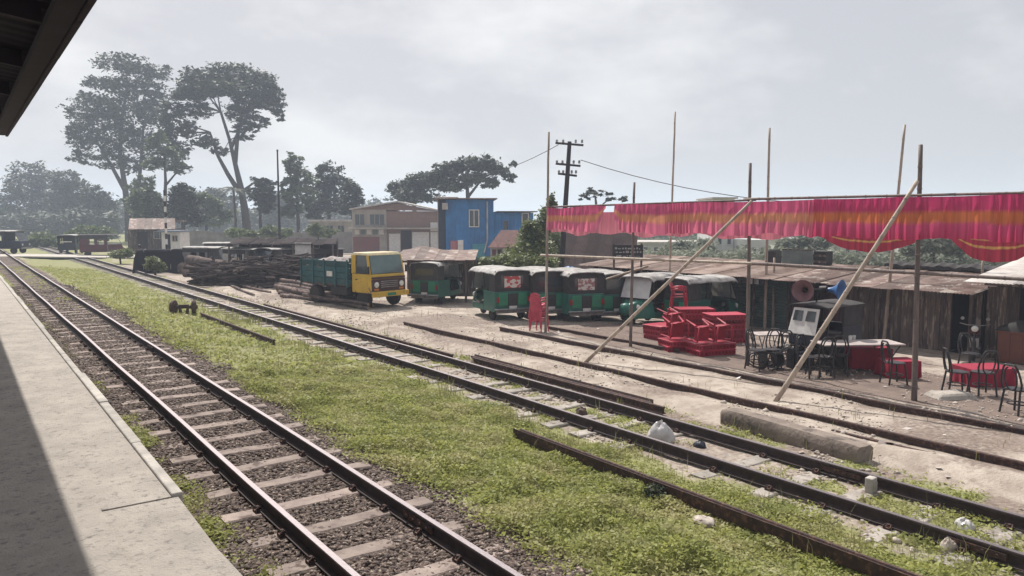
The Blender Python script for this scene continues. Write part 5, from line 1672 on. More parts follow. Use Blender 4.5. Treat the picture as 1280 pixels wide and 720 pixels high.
# power pole
p = GD(699, 34)
t = thing('power_pole', 'leaning power pole with crossarms and insulators behind the cloth', 'power pole', p, 0)
tp = D(712, 177, 34) - p
MB().tube([(0, 0, -.3), tp * .5, tp], [.14, .12, .09], 9).build('shaft', m_iron, t)
Rr = RT
for f_, hw in ((.985, .62), (.86, .55), (.80, .42)):
    c = tp * f_
    a = MB().tube([c - Rr * hw + Vector((0, 0, .05)), c + Rr * hw - Vector((0, 0, .05))], .05, 6).build('crossarm', m_iron, t)
    for q in (-.9, -.45, .45, .9):
        MB().lathe([(.03, 0), (.06, .03), (.04, .07), (.06, .10), (.03, .15)], 8, Matrix.Translation(c + Rr * hw * q + Vector((0, 0, .05)))).build('insulator', m_steel, a)
def wire(u0, v0, d0, u1, v1, d1, sagm, label):
    a, b = D(u0, v0, d0), D(u1, v1, d1)
    o = MB().tube([a.lerp(b, i / 16) - Vector((0, 0, sagm * 4 * (i / 16) * (1 - i / 16))) - a for i in range(17)], .016, 5).build('power_wire', m_iron)
    o.location = a
    tag(o, label, 'wire', 'overhead wires')
wire(698, 181, 34, 560, 212, 66, .8, 'thin overhead wire running left from the power pole towards the trees')
wire(726, 200, 34, 1300, 236, 30, 1.2, 'thin overhead wire running right from the power pole above the cloth')

# low pale boundary wall across the back of the yard
m_oldwall = mat('mouldy_wall', (.26, .25, .235), (.15, .14, .135), scale=.8, rough=.95)
t, X, Z = site('boundary_wall', 'low pale boundary wall behind the parked vans', 'wall', 236, 88)
for k in range(9):
    a = 236 + 23 * k
    MB().box(X(a), X(a + 22.4), 0, .2, 0, Z(289 + random.uniform(-1, 2.5))).build('wall_panel', m_oldwall, t)
    MB().box(X(a + 22.45), X(a + 22.95), -.05, .25, 0, Z(287)).build('pier', m_oldwall, t)
# tarpaulin covered stack
p = G(216, 341)
t = thing('covered_stack', 'long dark blue tarpaulin covered stack beside the bush', 'stack', (p.x, p.y, gz(p.x, p.y)), CAMR + R(16))
def tarpf(a, b):
    x, y = -2.3 + 4.6 * a, -.8 + 1.6 * b
    e = min(1, 14 * min(a, 1 - a)) * min(1, 6 * min(b, 1 - b))
    return (x, y, 1.55 * e ** .35 + .12 * (float(vnoise(a * 9, b * 4, 4)) - .5) * e)
MB().grid(tarpf, 50, 24).build('tarpaulin', mat('navy_tarp', (.014, .013, .022), (.009, .008, .013), scale=3, rough=.95, spec=.1), t, smooth=True)
for x in (-1.6, 0, 1.6):
    MB().tube([(x, -.81, .3), (x, -.55, 1.55), (x, .55, 1.58), (x, .81, .3)], .02, 5).build('rope', m_bamboo, t)
# long dark roofed parking shed with hulks below
t, X, Z = site('parking_shed', 'long low dark roofed shed over parked vehicles behind the logs', 'shed', 248, 46, 8)
m_dkr2 = mat('dark_sheet_roof', (.045, .034, .036), (.025, .02, .022), scale=1.5, rough=1, rnd=.3, spec=.1, c3=(.2, .18, .17), lo3=.64, hi3=.7)
for k in range(10):
    a0, a1 = 284 + 130 * k / 10, 284 + 130 * (k + 1) / 10
    dz = random.uniform(-.06, .06)
    MB().sheet(lambda a, b: (X(a0 + (a1 - a0) * a), -.8 + 3.6 * b, Z(305) + .25 * b + dz + .01 * math.sin(a * 40)), 12, 1, (0, 0, .03)).build('roof_sheet', m_dkr2, t)
for a in (286, 312, 338, 363, 388, 412):
    MB().tube([(X(a), -.7, 0), (X(a) + .04, -.7, Z(305.5))], .06, 7).build('post', m_plank, t)
    MB().tube([(X(a), 2.6, 0), (X(a) + .04, 2.6, Z(304))], .06, 7).build('post', m_plank, t)
MB().box(X(284), X(413), 2.70, 2.76, 0, 1.9).build('back_wall', m_dark, t)
MB().box(X(366), X(386), -.64, -.60, .9, 2.1).build('white_panel', m_white, t)
m_cream = mat('cream_paint', (.50, .47, .43), (.36, .33, .31), rough=.5)
def parked(u, dep, face, label, m, roofm, sc=1.0):
    p = GD(u, dep)
    p.z = gz(p.x, p.y)
    o = make_tempo(m, roofm)
    o.location, o.rotation_euler, o.scale = p, (0, 0, CAMR + R(face)), (sc,) * 3
    o['label'] = label; o['group'] = 'vehicles parked in the left yard'
parked(312, 46.5, 60, 'cream van under the left end of the long shed', m_cream, m_hood, .86)
parked(348, 46.5, -35, 'cream van facing out between the shed posts', m_cream, m_hood, .9)
parked(262, 50, 75, 'grey van with pale roof right of the dark tarpaulin stack', mat('grey_paint', (.2, .19, .2), (.12, .11, .12), rough=.5), m_hood, .85)
parked(372, 48.5, -20, 'dark blue van facing out beside the white panel of the shed', m_dkblue, m_canvas, .85)
parked(286, 58, 100, 'dark van behind the cream van in the left yard', m_dkblue, m_hood, .9)
parked(395, 50, -70, 'dark van at the right end of the long shed behind the truck', m_maroon, m_canvas, .85)

# ---------------------------------------------------------------- timber logs
def log(u0, v0, u1, v1, r, label, lift=0.0, group='rough timber logs', bend=.0):
    a, b = G(u0, v0), G(u1, v1)
    a.z = gz(a.x, a.y) + r * .9 + lift; b.z = gz(b.x, b.y) + r * .8 + lift * .8
    o = thing('timber_log', label, 'log', a, 0, group)
    n = 9
    sd = (b - a).cross(Vector((0, 0, 1))).normalized()
    ph = random.uniform(0, 6)
    pts = [(b - a) * (i / n) + sd * (bend * math.sin(3 * i / n + ph) - bend * math.sin(ph)) + Vector((0, 0, .02 * math.sin(i + ph))) for i in range(n + 1)]
    rad = [r * (1.08 - .4 * i / n) * random.uniform(.93, 1.07) for i in range(n + 1)]
    c = MB().tube(pts, rad, 9, cap=False).build('trunk', m_log, o, auto=60)
    for e, i in ((pts[0], 0), (pts[-1], n)):
        d = (pts[1] - pts[0]).normalized() * (.01 if i else -.01)
        MB().tube([e, e + d], rad[i] * .97, 9).build('cut_end', m_logend, o)
    if r > .09:
        s = MB().tube([pts[4], pts[4] + sd * r * 1.2 + Vector((0, 0, r * 1.4))], [r * .35, r * .2], 6).build('branch_stub', m_log, o)
    return o
LABS = ['thin log along the far side of the low pile, above two others', 'thin log low in the middle of the low pile', 'thin log ending nearest the truck bumper', 'thickest log on the left half of the low pile', 'thin log lying across the middle top of the low pile', 'nearest front log of the low pile beside the siding', 'thin log stacked high at the left end of the low pile', 'thin log at the right end of the low pile under the truck cab', 'topmost short log at the far left end of the low pile', 'short thin log at the right front of the low pile']
for k, (u0, v0, u1, v1, r, l) in enumerate(((348, 364, 452, 382, .13, 0), (350, 368, 448, 385, .11, 0), (352, 372, 462, 384, .10, 0), (346, 361, 430, 371, .13, .12), (352, 366, 440, 379, .10, .2), (362, 372, 458, 388, .09, .02), (345, 366, 420, 381, .10, .25), (370, 369, 465, 381, .09, .15), (352, 361, 400, 367, .12, .33), (380, 376, 455, 387, .08, .18))):
    log(u0, v0, u1, v1, r, LABS[k], l, 'thin logs in the low pile', .12)
log(234, 346, 330, 352, .36, 'thick dark log at the foot of the tarpaulin stack, nearest one')
log(228, 342, 322, 347, .38, 'thick dark log lying behind the nearest thick log')
log(238, 343, 318, 350, .30, 'thick dark log resting on top of the two thick logs', .62)
log(268, 340, 345, 349, .33, 'thick dark log reaching towards the cream van')
log(300, 345, 372, 358, .24, 'medium dark log between thick logs and thin pile')
log(330, 348, 402, 360, .26, 'medium dark log behind the thin pile, towards the truck')
log(338, 345, 405, 352, .22, 'dark log lying highest behind the thin pile', .45)
log(262, 352, 338, 366, .09, 'slender pole lying just behind the second track')
log(290, 362, 318, 372, .06, 'short grey stick behind the second track')
LT = 'dark weathered log in the long timber stack behind the second track'
for k in range(26):
    row = k % 3
    u0 = random.uniform(244, 345); w = random.uniform(45, 75)
    v0 = 341 - 3.5 * row + (u0 - 244) * .055
    lay = k // 9
    log(u0, v0, u0 + w, v0 + w * .13 + random.uniform(-2, 2), random.uniform(.13, .22), LT, .32 * lay + random.uniform(0, .08), 'logs of the long timber stack', .1)
# brushwood and scrap poles heaped before the shed: one tangled mass
mb = MB()
for k in range(620):
    uu, dep = random.uniform(246, 402), random.uniform(39, 44)
    c = GD(uu, dep)
    hmx = 1.75 * (.45 + .5 * float(vnoise(uu * .06, 1., 12)))
    c.z = gz(c.x, c.y) + random.random() ** 1.3 * hmx + .04
    a_ = random.uniform(-.7, .7) + CAMR
    ln = random.uniform(.5, 1.7)
    d = Vector((math.cos(a_), math.sin(a_), random.uniform(-.25, .25))) * ln * .5
    if c.z - abs(d.z) < gz(c.x, c.y): d.z = .02
    mb.tube([c - d, c + Vector((0, 0, random.uniform(-.05, .05))), c + d], [random.uniform(.03, .09)] * 3, 6)
tag(mb.build('brushwood_heap', mat('dark_brushwood', (.07, .048, .045), (.026, .018, .02), scale=1.5, rough=.95, c3=(.2, .16, .14), lo3=.6, hi3=.68)), 'tangled heap of dark poles and scrap wood before the parking shed', None, None, 'stuff')
p = G(291, 357); p.z = gz(p.x, p.y) + .10
o = thing('fallen_board', 'pale fallen board resting on poles near the second track', 'board', p, CAMR + R(-25))
MB().box(-.75, .75, -.18, .18, 0, .04, TM(0, 0, .12, R(14), R(12))).build('plank', m_hood, o)
MB().box(-.70, -.62, -.2, .2, -.02, .0, TM(0, 0, .12, R(14), R(12))).build('batten', m_plank, o)

# ---------------------------------------------------------------- small rusty wheelset in the grass
p = G(230, 393); p.z = gz(p.x, p.y)
o = thing('rusty_wheelset', 'small rusty pair of wheels on an axle standing in the grass', 'wheelset', p, CAMR + R(10))
for s in (-1, 1):
    w_ = MB().lathe([(.06, -.09), (.21, -.07), (.25, -.02), (.25, .05), (.20, .08), (.06, .09)], 20, TM(s * .34, 0, .25, 0, R(90), R(12 * s))).build('wheel', m_rust, o, auto=40)
    MB().lathe([(.05, -.13), (.08, -.1), (.08, .1), (.05, .13)], 12, TM(s * .34, 0, .25, 0, R(90))).build('hub', m_rust, w_)
    MB().hexa([(s * .10 - .06, -.07, 0), (s * .10 + .06, -.07, 0), (s * .10 + .06, .07, 0), (s * .10 - .06, .07, 0), (s * .14 - .03, -.04, .24), (s * .14 + .03, -.04, .24), (s * .14 + .03, .04, .24), (s * .14 - .03, .04, .24)]).build('foot', m_rust, o)
MB().tube([(-.30, 0, .25), (.30, 0, .25)], .055, 9).build('axle', m_rust, o)
MB().box(-.16, .16, -.06, .06, .27, .34).build('bearing_block', m_rust, o)
# ---------------------------------------------------------------- trees
def cloud(lobes, n, size, up, clump=22, flat=1.0, tight=.16):
    """leaf points gathered in clumps through ellipsoid lobes"""
    vol = np.array([l[1][0] * l[1][2] for l in lobes]) ** .9
    vol /= vol.sum()
    out = []
    for (c, rad), f in zip(lobes, vol):
        k = max(20, int(n * f))
        nc = max(4, k // clump)
        d = rng.normal(size=(nc, 3)); d /= np.linalg.norm(d, axis=1)[:, None]
        r = rng.uniform(.25, 1.05, nc) ** .6
        cc = d * r[:, None]
        w = rng.uniform(.4, 1.6, nc); w /= w.sum()
        ix = rng.choice(nc, k, p=w)
        pts = cc[ix] + rng.normal(size=(k, 3)) * tight * np.array([1, 1, .7])
        out.append(pts * np.array(rad) + np.array(c))
    return np.concatenate(out)
def tree(label, base, dep, stems, lobes, n, size, leafm, cat='tree', name='leafy_tree', thick=.8, up=.5, group=None, barkm=None, clump=22, asp=.62, tight=.16):
    """stems: lists of (u, v, radius m); lobes: (u, v, ru, rv[, depth offset m]) in photo pixels at this depth"""
    s = dep / FPX
    p0 = GD(base, dep)
    t = thing(name, label, cat, p0, 0, group)
    lob = []
    for l in lobes:
        off = l[4] if len(l) > 4 else random.uniform(-.6, .6) * l[2] * s
        c = D(l[0], l[1], dep) + Vector((FW.x, FW.y, 0)) * off - p0
        lob.append((tuple(c), (l[2] * s, l[2] * s * thick, l[3] * s)))
    mb = MB()
    for i, st in enumerate(stems):
        pts = [D(u, v, dep) - p0 for u, v, r in st]
        if i == 0 or st[0][1] > 270:
            pts[0].z = -.3
        mb.tube(pts, [r for u, v, r in st], 8)
    main = [D(u, v, dep) - p0 for u, v, r in stems[0]]
    ends = [D(st[-1][0], st[-1][1], dep) - p0 for st in stems] + main[len(main) // 2:]
    for c, rad in lob:
        c = Vector(c)
        e = min(ends, key=lambda q: (q - c).length)
        m_ = e.lerp(c, .5) + Vector((0, 0, -.12 * (c - e).length))
        r0 = max(.04, .012 * (c - e).length + .022 * rad[0])
        mb.tube([e, m_, c], [r0, r0 * .75, r0 * .4], 6)
        for k in range(3):
            d = Vector((random.uniform(-1, 1) * rad[0], random.uniform(-1, 1) * rad[1], random.uniform(-.2, .9) * rad[2])) * .8
            mb.tube([m_.lerp(c, .6), c + d * .5, c + d], [r0 * .5, r0 * .3, r0 * .12], 5)
    mb.build('trunk', barkm or m_bark, t, smooth=True)
    P = cloud(lob, n, size, up, clump, tight=tight)
    o = link(bpy.data.objects.new('crown', leaves(P, np.full(len(P), size) * rng.uniform(.45, 1.5, len(P)), leafm, up=up, asp=asp)), t)
    return t
GTn = 'tall old trees over the yard'
tree('tall broad tree with tiered dark crown, left of the pair of giants', 160, 140,
     [[(162, 300, .8), (160, 265, .6), (156, 232, .48), (150, 195, .36), (152, 150, .3), (160, 105, .15)], [(168, 300, .5), (172, 250, .4), (176, 205, .28), (180, 150, .2)], [(157, 240, .4), (138, 205, .3), (120, 175, .2)]],
     [(163, 84, 34, 11), (189, 88, 24, 10), (124, 104, 22, 9), (160, 106, 42, 12), (108, 122, 12, 8), (125, 140, 30, 19), (160, 138, 34, 20), (186, 142, 20, 18), (110, 172, 20, 18), (146, 171, 30, 19), (175, 175, 18, 18), (103, 196, 13, 9), (138, 200, 22, 11), (164, 205, 16, 12), (188, 118, 16, 12), (150, 80, 10, 7), (98, 160, 10, 12), (185, 200, 10, 8)],
     24000, .58, m_leaf, thick=.9, up=.6, group=GTn, tight=.15)
tree('tall leaning tree with a wide domed umbrella crown', 309, 118,
     [[(310, 302, .8), (307, 268, .62), (301, 234, .48), (294, 205, .36), (287, 175, .26), (276, 140, .2)], [(299, 240, .45), (285, 218, .34), (273, 196, .27), (262, 165, .18)], [(294, 205, .35), (297, 170, .28), (306, 130, .16)], [(289, 185, .28), (300, 160, .2), (322, 120, .12)], [(301, 240, .2), (318, 228, .14), (330, 222, .1)]],
     [(288, 91, 36, 12), (254, 98, 24, 12), (322, 102, 24, 13), (346, 126, 11, 16), (350, 143, 8, 9), (230, 113, 18, 13), (218, 138, 16, 16), (246, 138, 20, 11), (211, 167, 13, 14), (222, 185, 15, 9), (297, 140, 20, 13), (320, 150, 15, 9), (257, 178, 17, 9), (274, 189, 13, 6), (295, 113, 38, 9), (307, 160, 15, 8), (275, 104, 30, 10), (232, 160, 12, 12), (336, 112, 14, 10), (306, 171, 10, 5), (268, 112, 26, 11), (246, 118, 22, 11), (328, 126, 18, 12), (310, 122, 22, 10), (205, 152, 9, 10)],
     26000, .52, m_leaf, thick=.9, up=.6, group=GTn, tight=.15)
tree('pale green slender tree between the two giants', 206, 108,
     [[(207, 300, .35), (206, 262, .28), (207, 225, .2), (205, 190, .1)], [(207, 232, .16), (222, 214, .1)]],
     [(207, 198, 20, 13), (198, 184, 13, 15), (225, 210, 15, 7), (203, 170, 8, 8), (192, 205, 12, 8), (218, 190, 10, 8)], 4200, .45, m_leaf_pale, thick=.9)
tree('rounded green bushy tree left of the striped post', 184, 104, [[(186, 300, .3), (185, 265, .22), (184, 250, .12)]], [(184, 250, 17, 18), (178, 266, 14, 14), (194, 262, 12, 16)], 3600, .5, m_leaf_pale)
tree('dark rounded tree right of the striped post', 229, 100, [[(229, 300, .3), (229, 262, .22), (230, 245, .12)]], [(228, 243, 16, 15), (240, 254, 16, 16), (220, 258, 14, 16), (232, 268, 22, 14)], 5200, .5, m_leaf)
tree('low dark tree at the foot of the umbrella tree', 327, 105, [[(326, 300, .25), (325, 262, .2), (326, 240, .1)]], [(326, 232, 15, 10), (318, 244, 14, 9), (336, 243, 12, 11), (328, 258, 14, 9)], 3600, .45, m_leaf)
def palm(label, base, dep, u, v, n, L):
    p0 = GD(base, dep)
    t = thing('palm_tree', label, 'palm', p0, 0)
    top = D(u, v, dep) - p0
    MB().tube([(0, 0, -.2), top * .5 + Vector((.15, 0, 0)), top], [.22, .16, .12], 8).build('trunk', m_bark, t, smooth=True)
    for k in range(n):
        a = k * 6.2832 / n + random.uniform(-.2, .2)
        up = random.uniform(.1, .7)
        mb = MB()
        pts = []
        for i in range(8):
            q = i / 7
            pts.append(top + Vector((math.cos(a) * L * q, math.sin(a) * L * q, L * (up * q - (.5 + up * .5) * q * q))))
        mb.tube(pts, [.05 * (1 - .8 * i / 7) for i in range(8)], 4)
        for i in range(1, 8):
            d = (pts[i] - pts[i - 1]).normalized()
            sd = d.cross(Vector((0, 0, 1))).normalized()
            for s in (-1, 1):
                for h in (0, .33, .66):
                    b = pts[i - 1].lerp(pts[i], h)
                    w = d * .10
                    e = b + sd * s * L * .24 * (1 - .5 * i / 8) + d * .25 - Vector((0, 0, .18))
                    mb.add([b, b + w, e], [(0, 1, 2)])
        mb.build('frond', m_leaf, t)
palm('ragged palm leaning left of the umbrella tree trunk', 293, 98, 292, 236, 12, 2.6)
# middle trees, hazy
GH = 'hazy trees along the back of the yard'
tree('tall feathery tree right of the thin mast', 372, 108, [[(374, 300, .3), (372, 258, .24), (370, 215, .12)]], [(368, 204, 12, 13), (376, 222, 18, 14), (364, 232, 12, 12), (378, 246, 20, 14), (366, 262, 14, 12)], 4600, .5, m_leaf_pale, group=GH)
tree('rounded hazy tree left of the brick house', 412, 112, [[(412, 300, .35), (411, 262, .26), (410, 230, .14)]], [(408, 216, 18, 13), (420, 230, 20, 13), (400, 238, 18, 15), (416, 254, 24, 15), (396, 262, 16, 14)], 6200, .5, m_leaf, group=GH)
tree('small hazy tree touching the brick house', 440, 104, [[(440, 300, .22), (440, 262, .16), (440, 245, .1)]], [(440, 238, 12, 12), (446, 250, 9, 10), (434, 258, 12, 12)], 2600, .45, m_leaf, group=GH)
tree('wide hazy dark wood edge tree at far left', 40, 185, [[(40, 300, .5), (40, 260, .4), (40, 235, .2)]], [(38, 218, 26, 18), (20, 235, 22, 18), (58, 232, 24, 18), (36, 250, 36, 22), (8, 258, 16, 18), (62, 262, 24, 18)], 9000, .75, m_leaf, group=GH)
tree('second hazy tree of the far left wood', 88, 178, [[(88, 300, .45), (88, 262, .36), (88, 240, .2)]], [(82, 226, 22, 14), (96, 240, 22, 16), (74, 252, 22, 18), (104, 262, 20, 18), (88, 268, 30, 14)], 7600, .75, m_leaf, group=GH)
tree('third hazy tree of the far left wood, next to the giant', 124, 170, [[(124, 300, .4), (124, 262, .3), (124, 245, .2)]], [(120, 246, 16, 14), (130, 258, 16, 16), (114, 268, 18, 14)], 4200, .7, m_leaf, group=GH)
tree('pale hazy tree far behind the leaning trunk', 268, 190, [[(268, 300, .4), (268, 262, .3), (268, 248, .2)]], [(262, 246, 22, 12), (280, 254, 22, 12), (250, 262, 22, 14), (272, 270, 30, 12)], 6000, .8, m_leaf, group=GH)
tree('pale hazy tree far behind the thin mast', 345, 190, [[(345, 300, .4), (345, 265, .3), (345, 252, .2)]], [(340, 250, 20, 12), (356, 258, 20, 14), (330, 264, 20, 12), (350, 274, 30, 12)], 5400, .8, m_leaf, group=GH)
tree('spreading tree behind the brick house', 520, 105, [[(520, 300, .4), (518, 262, .3), (516, 240, .16)]], [(512, 234, 22, 12), (496, 238, 14, 10), (530, 226, 20, 13), (520, 246, 30, 10)], 5200, .5, m_leaf, group=GH)
tree('spreading open crowned tree behind the blue building', 585, 98, [[(588, 300, .45), (586, 262, .34), (584, 235, .22), (578, 215, .12)], [(586, 245, .2), (604, 222, .12), (622, 214, .08)]], [(562, 212, 20, 10), (548, 224, 18, 11), (580, 204, 16, 9), (602, 206, 22, 11), (622, 212, 14, 8), (590, 224, 20, 9), (636, 222, 9, 7), (612, 228, 14, 7), (566, 232, 22, 9), (642, 205, 5, 4)], 8200, .5, m_leaf, group=GH, tight=.18)
tree('sparse small tree seen above the cloth beside the power pole', 748, 72, [[(748, 300, .2), (746, 262, .15), (744, 245, .08)], [(746, 262, .1), (762, 248, .05)]], [(742, 241, 14, 6), (730, 246, 8, 5), (760, 246, 9, 5), (778, 248, 7, 4)], 900, .32, m_leaf, group=GH)
# distant wood: one hazy mass along the horizon
def wood(label, u0, u1, dep, dspread, vt, n, size, m, seed):
    u = rng.uniform(u0, u1, n); dd = dep + rng.uniform(0, dspread, n)
    top = vt(u) + 14 * (fbm(u * .03, u * 0 + seed, seed, 3) - .5) + 10 * (fbm(u * .11, u * 0 + seed, seed + 3, 2) - .5)
    lump = fbm(u * .12, dd * .05, seed + 5, 3)
    q = rng.random(n) ** .75
    gzz = np.interp(0, PX, PZ) * 0 - .4
    zt = CAMZ + (275 - top) * dd / FPX
    z = gzz + (zt - gzz) * q * (.75 + .5 * lump)
    P = np.array(CAM)[None] + (np.array(FW)[None] + np.array(RT)[None] * ((u - 640) / FPX)[:, None]) * dd[:, None]
    P[:, 2] = z
    # gather into clumps
    P += rng.normal(size=P.shape) * size * .5
    o = link(bpy.data.objects.new('distant_wood', leaves(P, np.full(n, size), m, up=.5, asp=.7)))
    tag(o, label, None, None, 'stuff')
wood('hazy distant wood along the horizon behind the left yard', -120, 500, 215, 40, lambda u: 262 + 0 * u, 26000, 1.5, m_leaf, 3)
wood('hazy undergrowth below the far left trees', -60, 150, 160, 18, lambda u: 268 + 0 * u, 9000, 1.0, m_leaf, 9)
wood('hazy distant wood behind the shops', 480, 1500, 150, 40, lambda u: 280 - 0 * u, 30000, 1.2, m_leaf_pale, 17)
m_hazeleaf = mat('haze_toned_leaf', (.22, .24, .18), (.14, .16, .115), scale=.5, rough=.8, trans=.3, detail=3)  # haze painted into the leaf colour: paler and greyer
wood('pale scrub behind the row of shops', 800, 1500, 48, 8, lambda u: 317 - 0 * u, 26000, .30, m_hazeleaf, 23)
tree('pale loose foliage tree low beside the giant trunks', 176, 118, [[(176, 300, .25), (176, 262, .18), (175, 240, .1)]], [(174, 236, 12, 12), (184, 228, 12, 10), (168, 254, 12, 12), (190, 246, 10, 12), (178, 274, 18, 10)], 3600, .5, m_leaf_pale, group=GH)
tree('pale loose foliage tree between striped post and leaning trunk', 258, 122, [[(258, 300, .25), (258, 266, .18), (257, 250, .1)]], [(254, 250, 14, 12), (268, 258, 14, 12), (246, 266, 14, 12), (264, 276, 20, 9), (284, 268, 12, 10)], 4200, .5, m_leaf_pale, group=GH)
# shrubs and creeper
def shrub(label, u, dep, lobes, n, size, m=None, group='shrubs along the yard'):
    return tree(label, u, dep, [[(u, 300, .08), (u, lobes[0][1] + 5, .06), (u, lobes[0][1], .03)]], lobes, n, size, m or m_leaf_bush, 'shrub', 'leafy_shrub', 1.0, .3, group, clump=14, tight=.2)
shrub('tall leaning creeper covered snag beside the left cloth pole', 668, 36, [(668, 300, 22, 20), (682, 274, 11, 16), (690, 256, 6, 14), (655, 318, 24, 16), (676, 322, 18, 16), (664, 286, 12, 12)], 9500, .15)
shrub('pale green hedge mound behind the parked autos', 628, 34, [(608, 330, 16, 9), (630, 327, 18, 9), (652, 328, 18, 11), (678, 330, 16, 11)], 6500, .14)
shrub('pale bush between the vans at the level crossing', 52, 95, [(48, 300, 16, 10), (62, 304, 12, 10), (36, 304, 12, 9)], 2600, .4, m_leaf_pale)
shrub('scrubby bush above the maroon van', 118, 98, [(112, 290, 14, 8), (130, 292, 16, 8), (98, 294, 10, 8)], 2400, .4, m_leaf_pale)
shrub('bright small bush at the end of the tarpaulin stack', 193, 47, [(192, 330, 9, 9), (198, 334, 8, 6)], 1500, .16, m_leaf_bush)
shrub('olive shrub with rubbish beside the maroon van', 150, 60, [(146, 318, 12, 5), (158, 316, 10, 6)], 1300, .2, m_leaf_bush)
shrub('hazy bush under the cloth left of the white building', 862, 60, [(852, 312, 16, 10), (876, 310, 18, 12), (838, 316, 14, 9)], 3000, .3, m_hazeleaf)
shrub('hazy bush under the cloth behind the plank shop', 1168, 48, [(1160, 306, 16, 12), (1178, 304, 14, 13), (1140, 312, 14, 9), (1200, 312, 14, 9)], 3400, .25, m_hazeleaf)
shrub('hazy bush right of the white building', 985, 62, [(984, 306, 14, 10), (1004, 302, 12, 12), (1024, 306, 12, 10)], 2400, .3, m_hazeleaf)
p = G(820, 628)
shrub('dark leafy weed clump growing against the dumped rail', 820, (p - CAM).dot(FW), [(820, 617, 13, 11)], 420, .035, m_leaf)

# ---------------------------------------------------------------- person in the left yard
def skin_body(name, joints, edges, m, parent, sub=2):
    me = bpy.data.meshes.new(name)
    ks = list(joints)
    me.from_pydata([joints[k][0] for k in ks], [(ks.index(a), ks.index(b)) for a, b in edges][:], [])
    me.materials.append(m)
    o = bpy.data.objects.new(name, me)
    link(o, parent)
    md = o.modifiers.new('skin', 'SKIN')
    md.use_smooth_shade = True
    for i, k in enumerate(ks):
        r = joints[k][1]
        me.skin_vertices[0].data[i].radius = r if isinstance(r, tuple) else (r, r)
        me.skin_vertices[0].data[i].use_root = (i == 0)
    s_ = o.modifiers.new('sub', 'SUBSURF'); s_.levels = s_.render_levels = sub
    return o
m_skin = mat('skin', (.16, .085, .055), (.13, .07, .045), rough=.6)
m_khaki = mat('khaki_cloth', (.13, .095, .055), (.09, .065, .04), rough=.9)
m_shirt = mat('brown_shirt', (.075, .05, .035), (.05, .035, .026), rough=.9)
p = G(175, 339); p.z = gz(p.x, p.y)
t = thing('person', 'person in brown and khaki clothes walking beside the bush and tarpaulin stack', 'person', p, CAMR + R(60))
J = {'pelvis': ((0, 0, .92), (.15, .11)), 'chest': ((0, -.02, 1.22), (.17, .11)), 'shoulders': ((0, -.02, 1.40), (.12, .09)), 'neck': ((0, -.03, 1.50), .055), 'head': ((0, -.05, 1.60), (.085, .10)), 'crown': ((0, -.04, 1.70), (.07, .085)),
     'lsh': ((.19, -.02, 1.39), .06), 'lel': ((.25, .04, 1.12), .045), 'lwr': ((.25, -.06, .88), .035), 'lha': ((.25, -.09, .80), (.03, .04)),
     'rsh': ((-.19, -.02, 1.39), .06), 'rel': ((-.25, .02, 1.12), .045), 'rwr': ((-.25, -.10, .90), .035), 'rha': ((-.25, -.13, .82), (.03, .04)),
     'lhi': ((.10, 0, .86), .10), 'lkn': ((.11, -.10, .48), .07), 'lan': ((.11, .04, .09), .045), 'lto': ((.11, -.12, .04), (.045, .035)),
     'rhi': ((-.10, 0, .86), .10), 'rkn': ((-.11, .02, .48), .07), 'ran': ((-.11, .22, .10), .045), 'rto': ((-.11, .08, .04), (.045, .035))}
E = [('pelvis', 'chest'), ('chest', 'shoulders'), ('shoulders', 'neck'), ('neck', 'head'), ('head', 'crown'), ('shoulders', 'lsh'), ('lsh', 'lel'), ('lel', 'lwr'), ('lwr', 'lha'), ('shoulders', 'rsh'), ('rsh', 'rel'), ('rel', 'rwr'), ('rwr', 'rha'), ('pelvis', 'lhi'), ('lhi', 'lkn'), ('lkn', 'lan'), ('lan', 'lto'), ('pelvis', 'rhi'), ('rhi', 'rkn'), ('rkn', 'ran'), ('ran', 'rto')]
skin_body('body', J, E, m_skin, t)
J2 = {k: (J[k][0], tuple(q * 1.14 for q in (J[k][1] if isinstance(J[k][1], tuple) else (J[k][1],) * 2))) for k in ('pelvis', 'chest', 'shoulders', 'lsh', 'lel', 'rsh', 'rel')}
skin_body('shirt', J2, [e for e in E if e[0] in J2 and e[1] in J2], m_shirt, t)
J3 = {k: (J[k][0], tuple(q * 1.22 for q in (J[k][1] if isinstance(J[k][1], tuple) else (J[k][1],) * 2))) for k in ('pelvis', 'lhi', 'lkn', 'lan', 'rhi', 'rkn', 'ran')}
skin_body('trousers', J3, [e for e in E if e[0] in J3 and e[1] in J3], m_khaki, t)
MB().lathe([(.10, -.05), (.108, .0), (.10, .06), (.06, .11), (.01, .125)], 14, TM(0, -.03, 1.68)).build('hair', m_black, t, smooth=True)
MB().lathe([(.005, 0), (.016, .01), (.012, .035), (.003, .05)], 7, TM(0, -.155, 1.60)).build('nose', m_skin, t, smooth=True)
for sx in (-1, 1):
    MB().lathe([(.004, -.01), (.013, 0), (.004, .01)], 7, TM(sx * .035, -.14, 1.645, R(90))).build('eye', m_dark, t)
    MB().lathe([(.005, -.01), (.03, 0), (.005, .01)], 7, TM(sx * .092, -.03, 1.62, 0, R(90))).build('ear', m_skin, t)

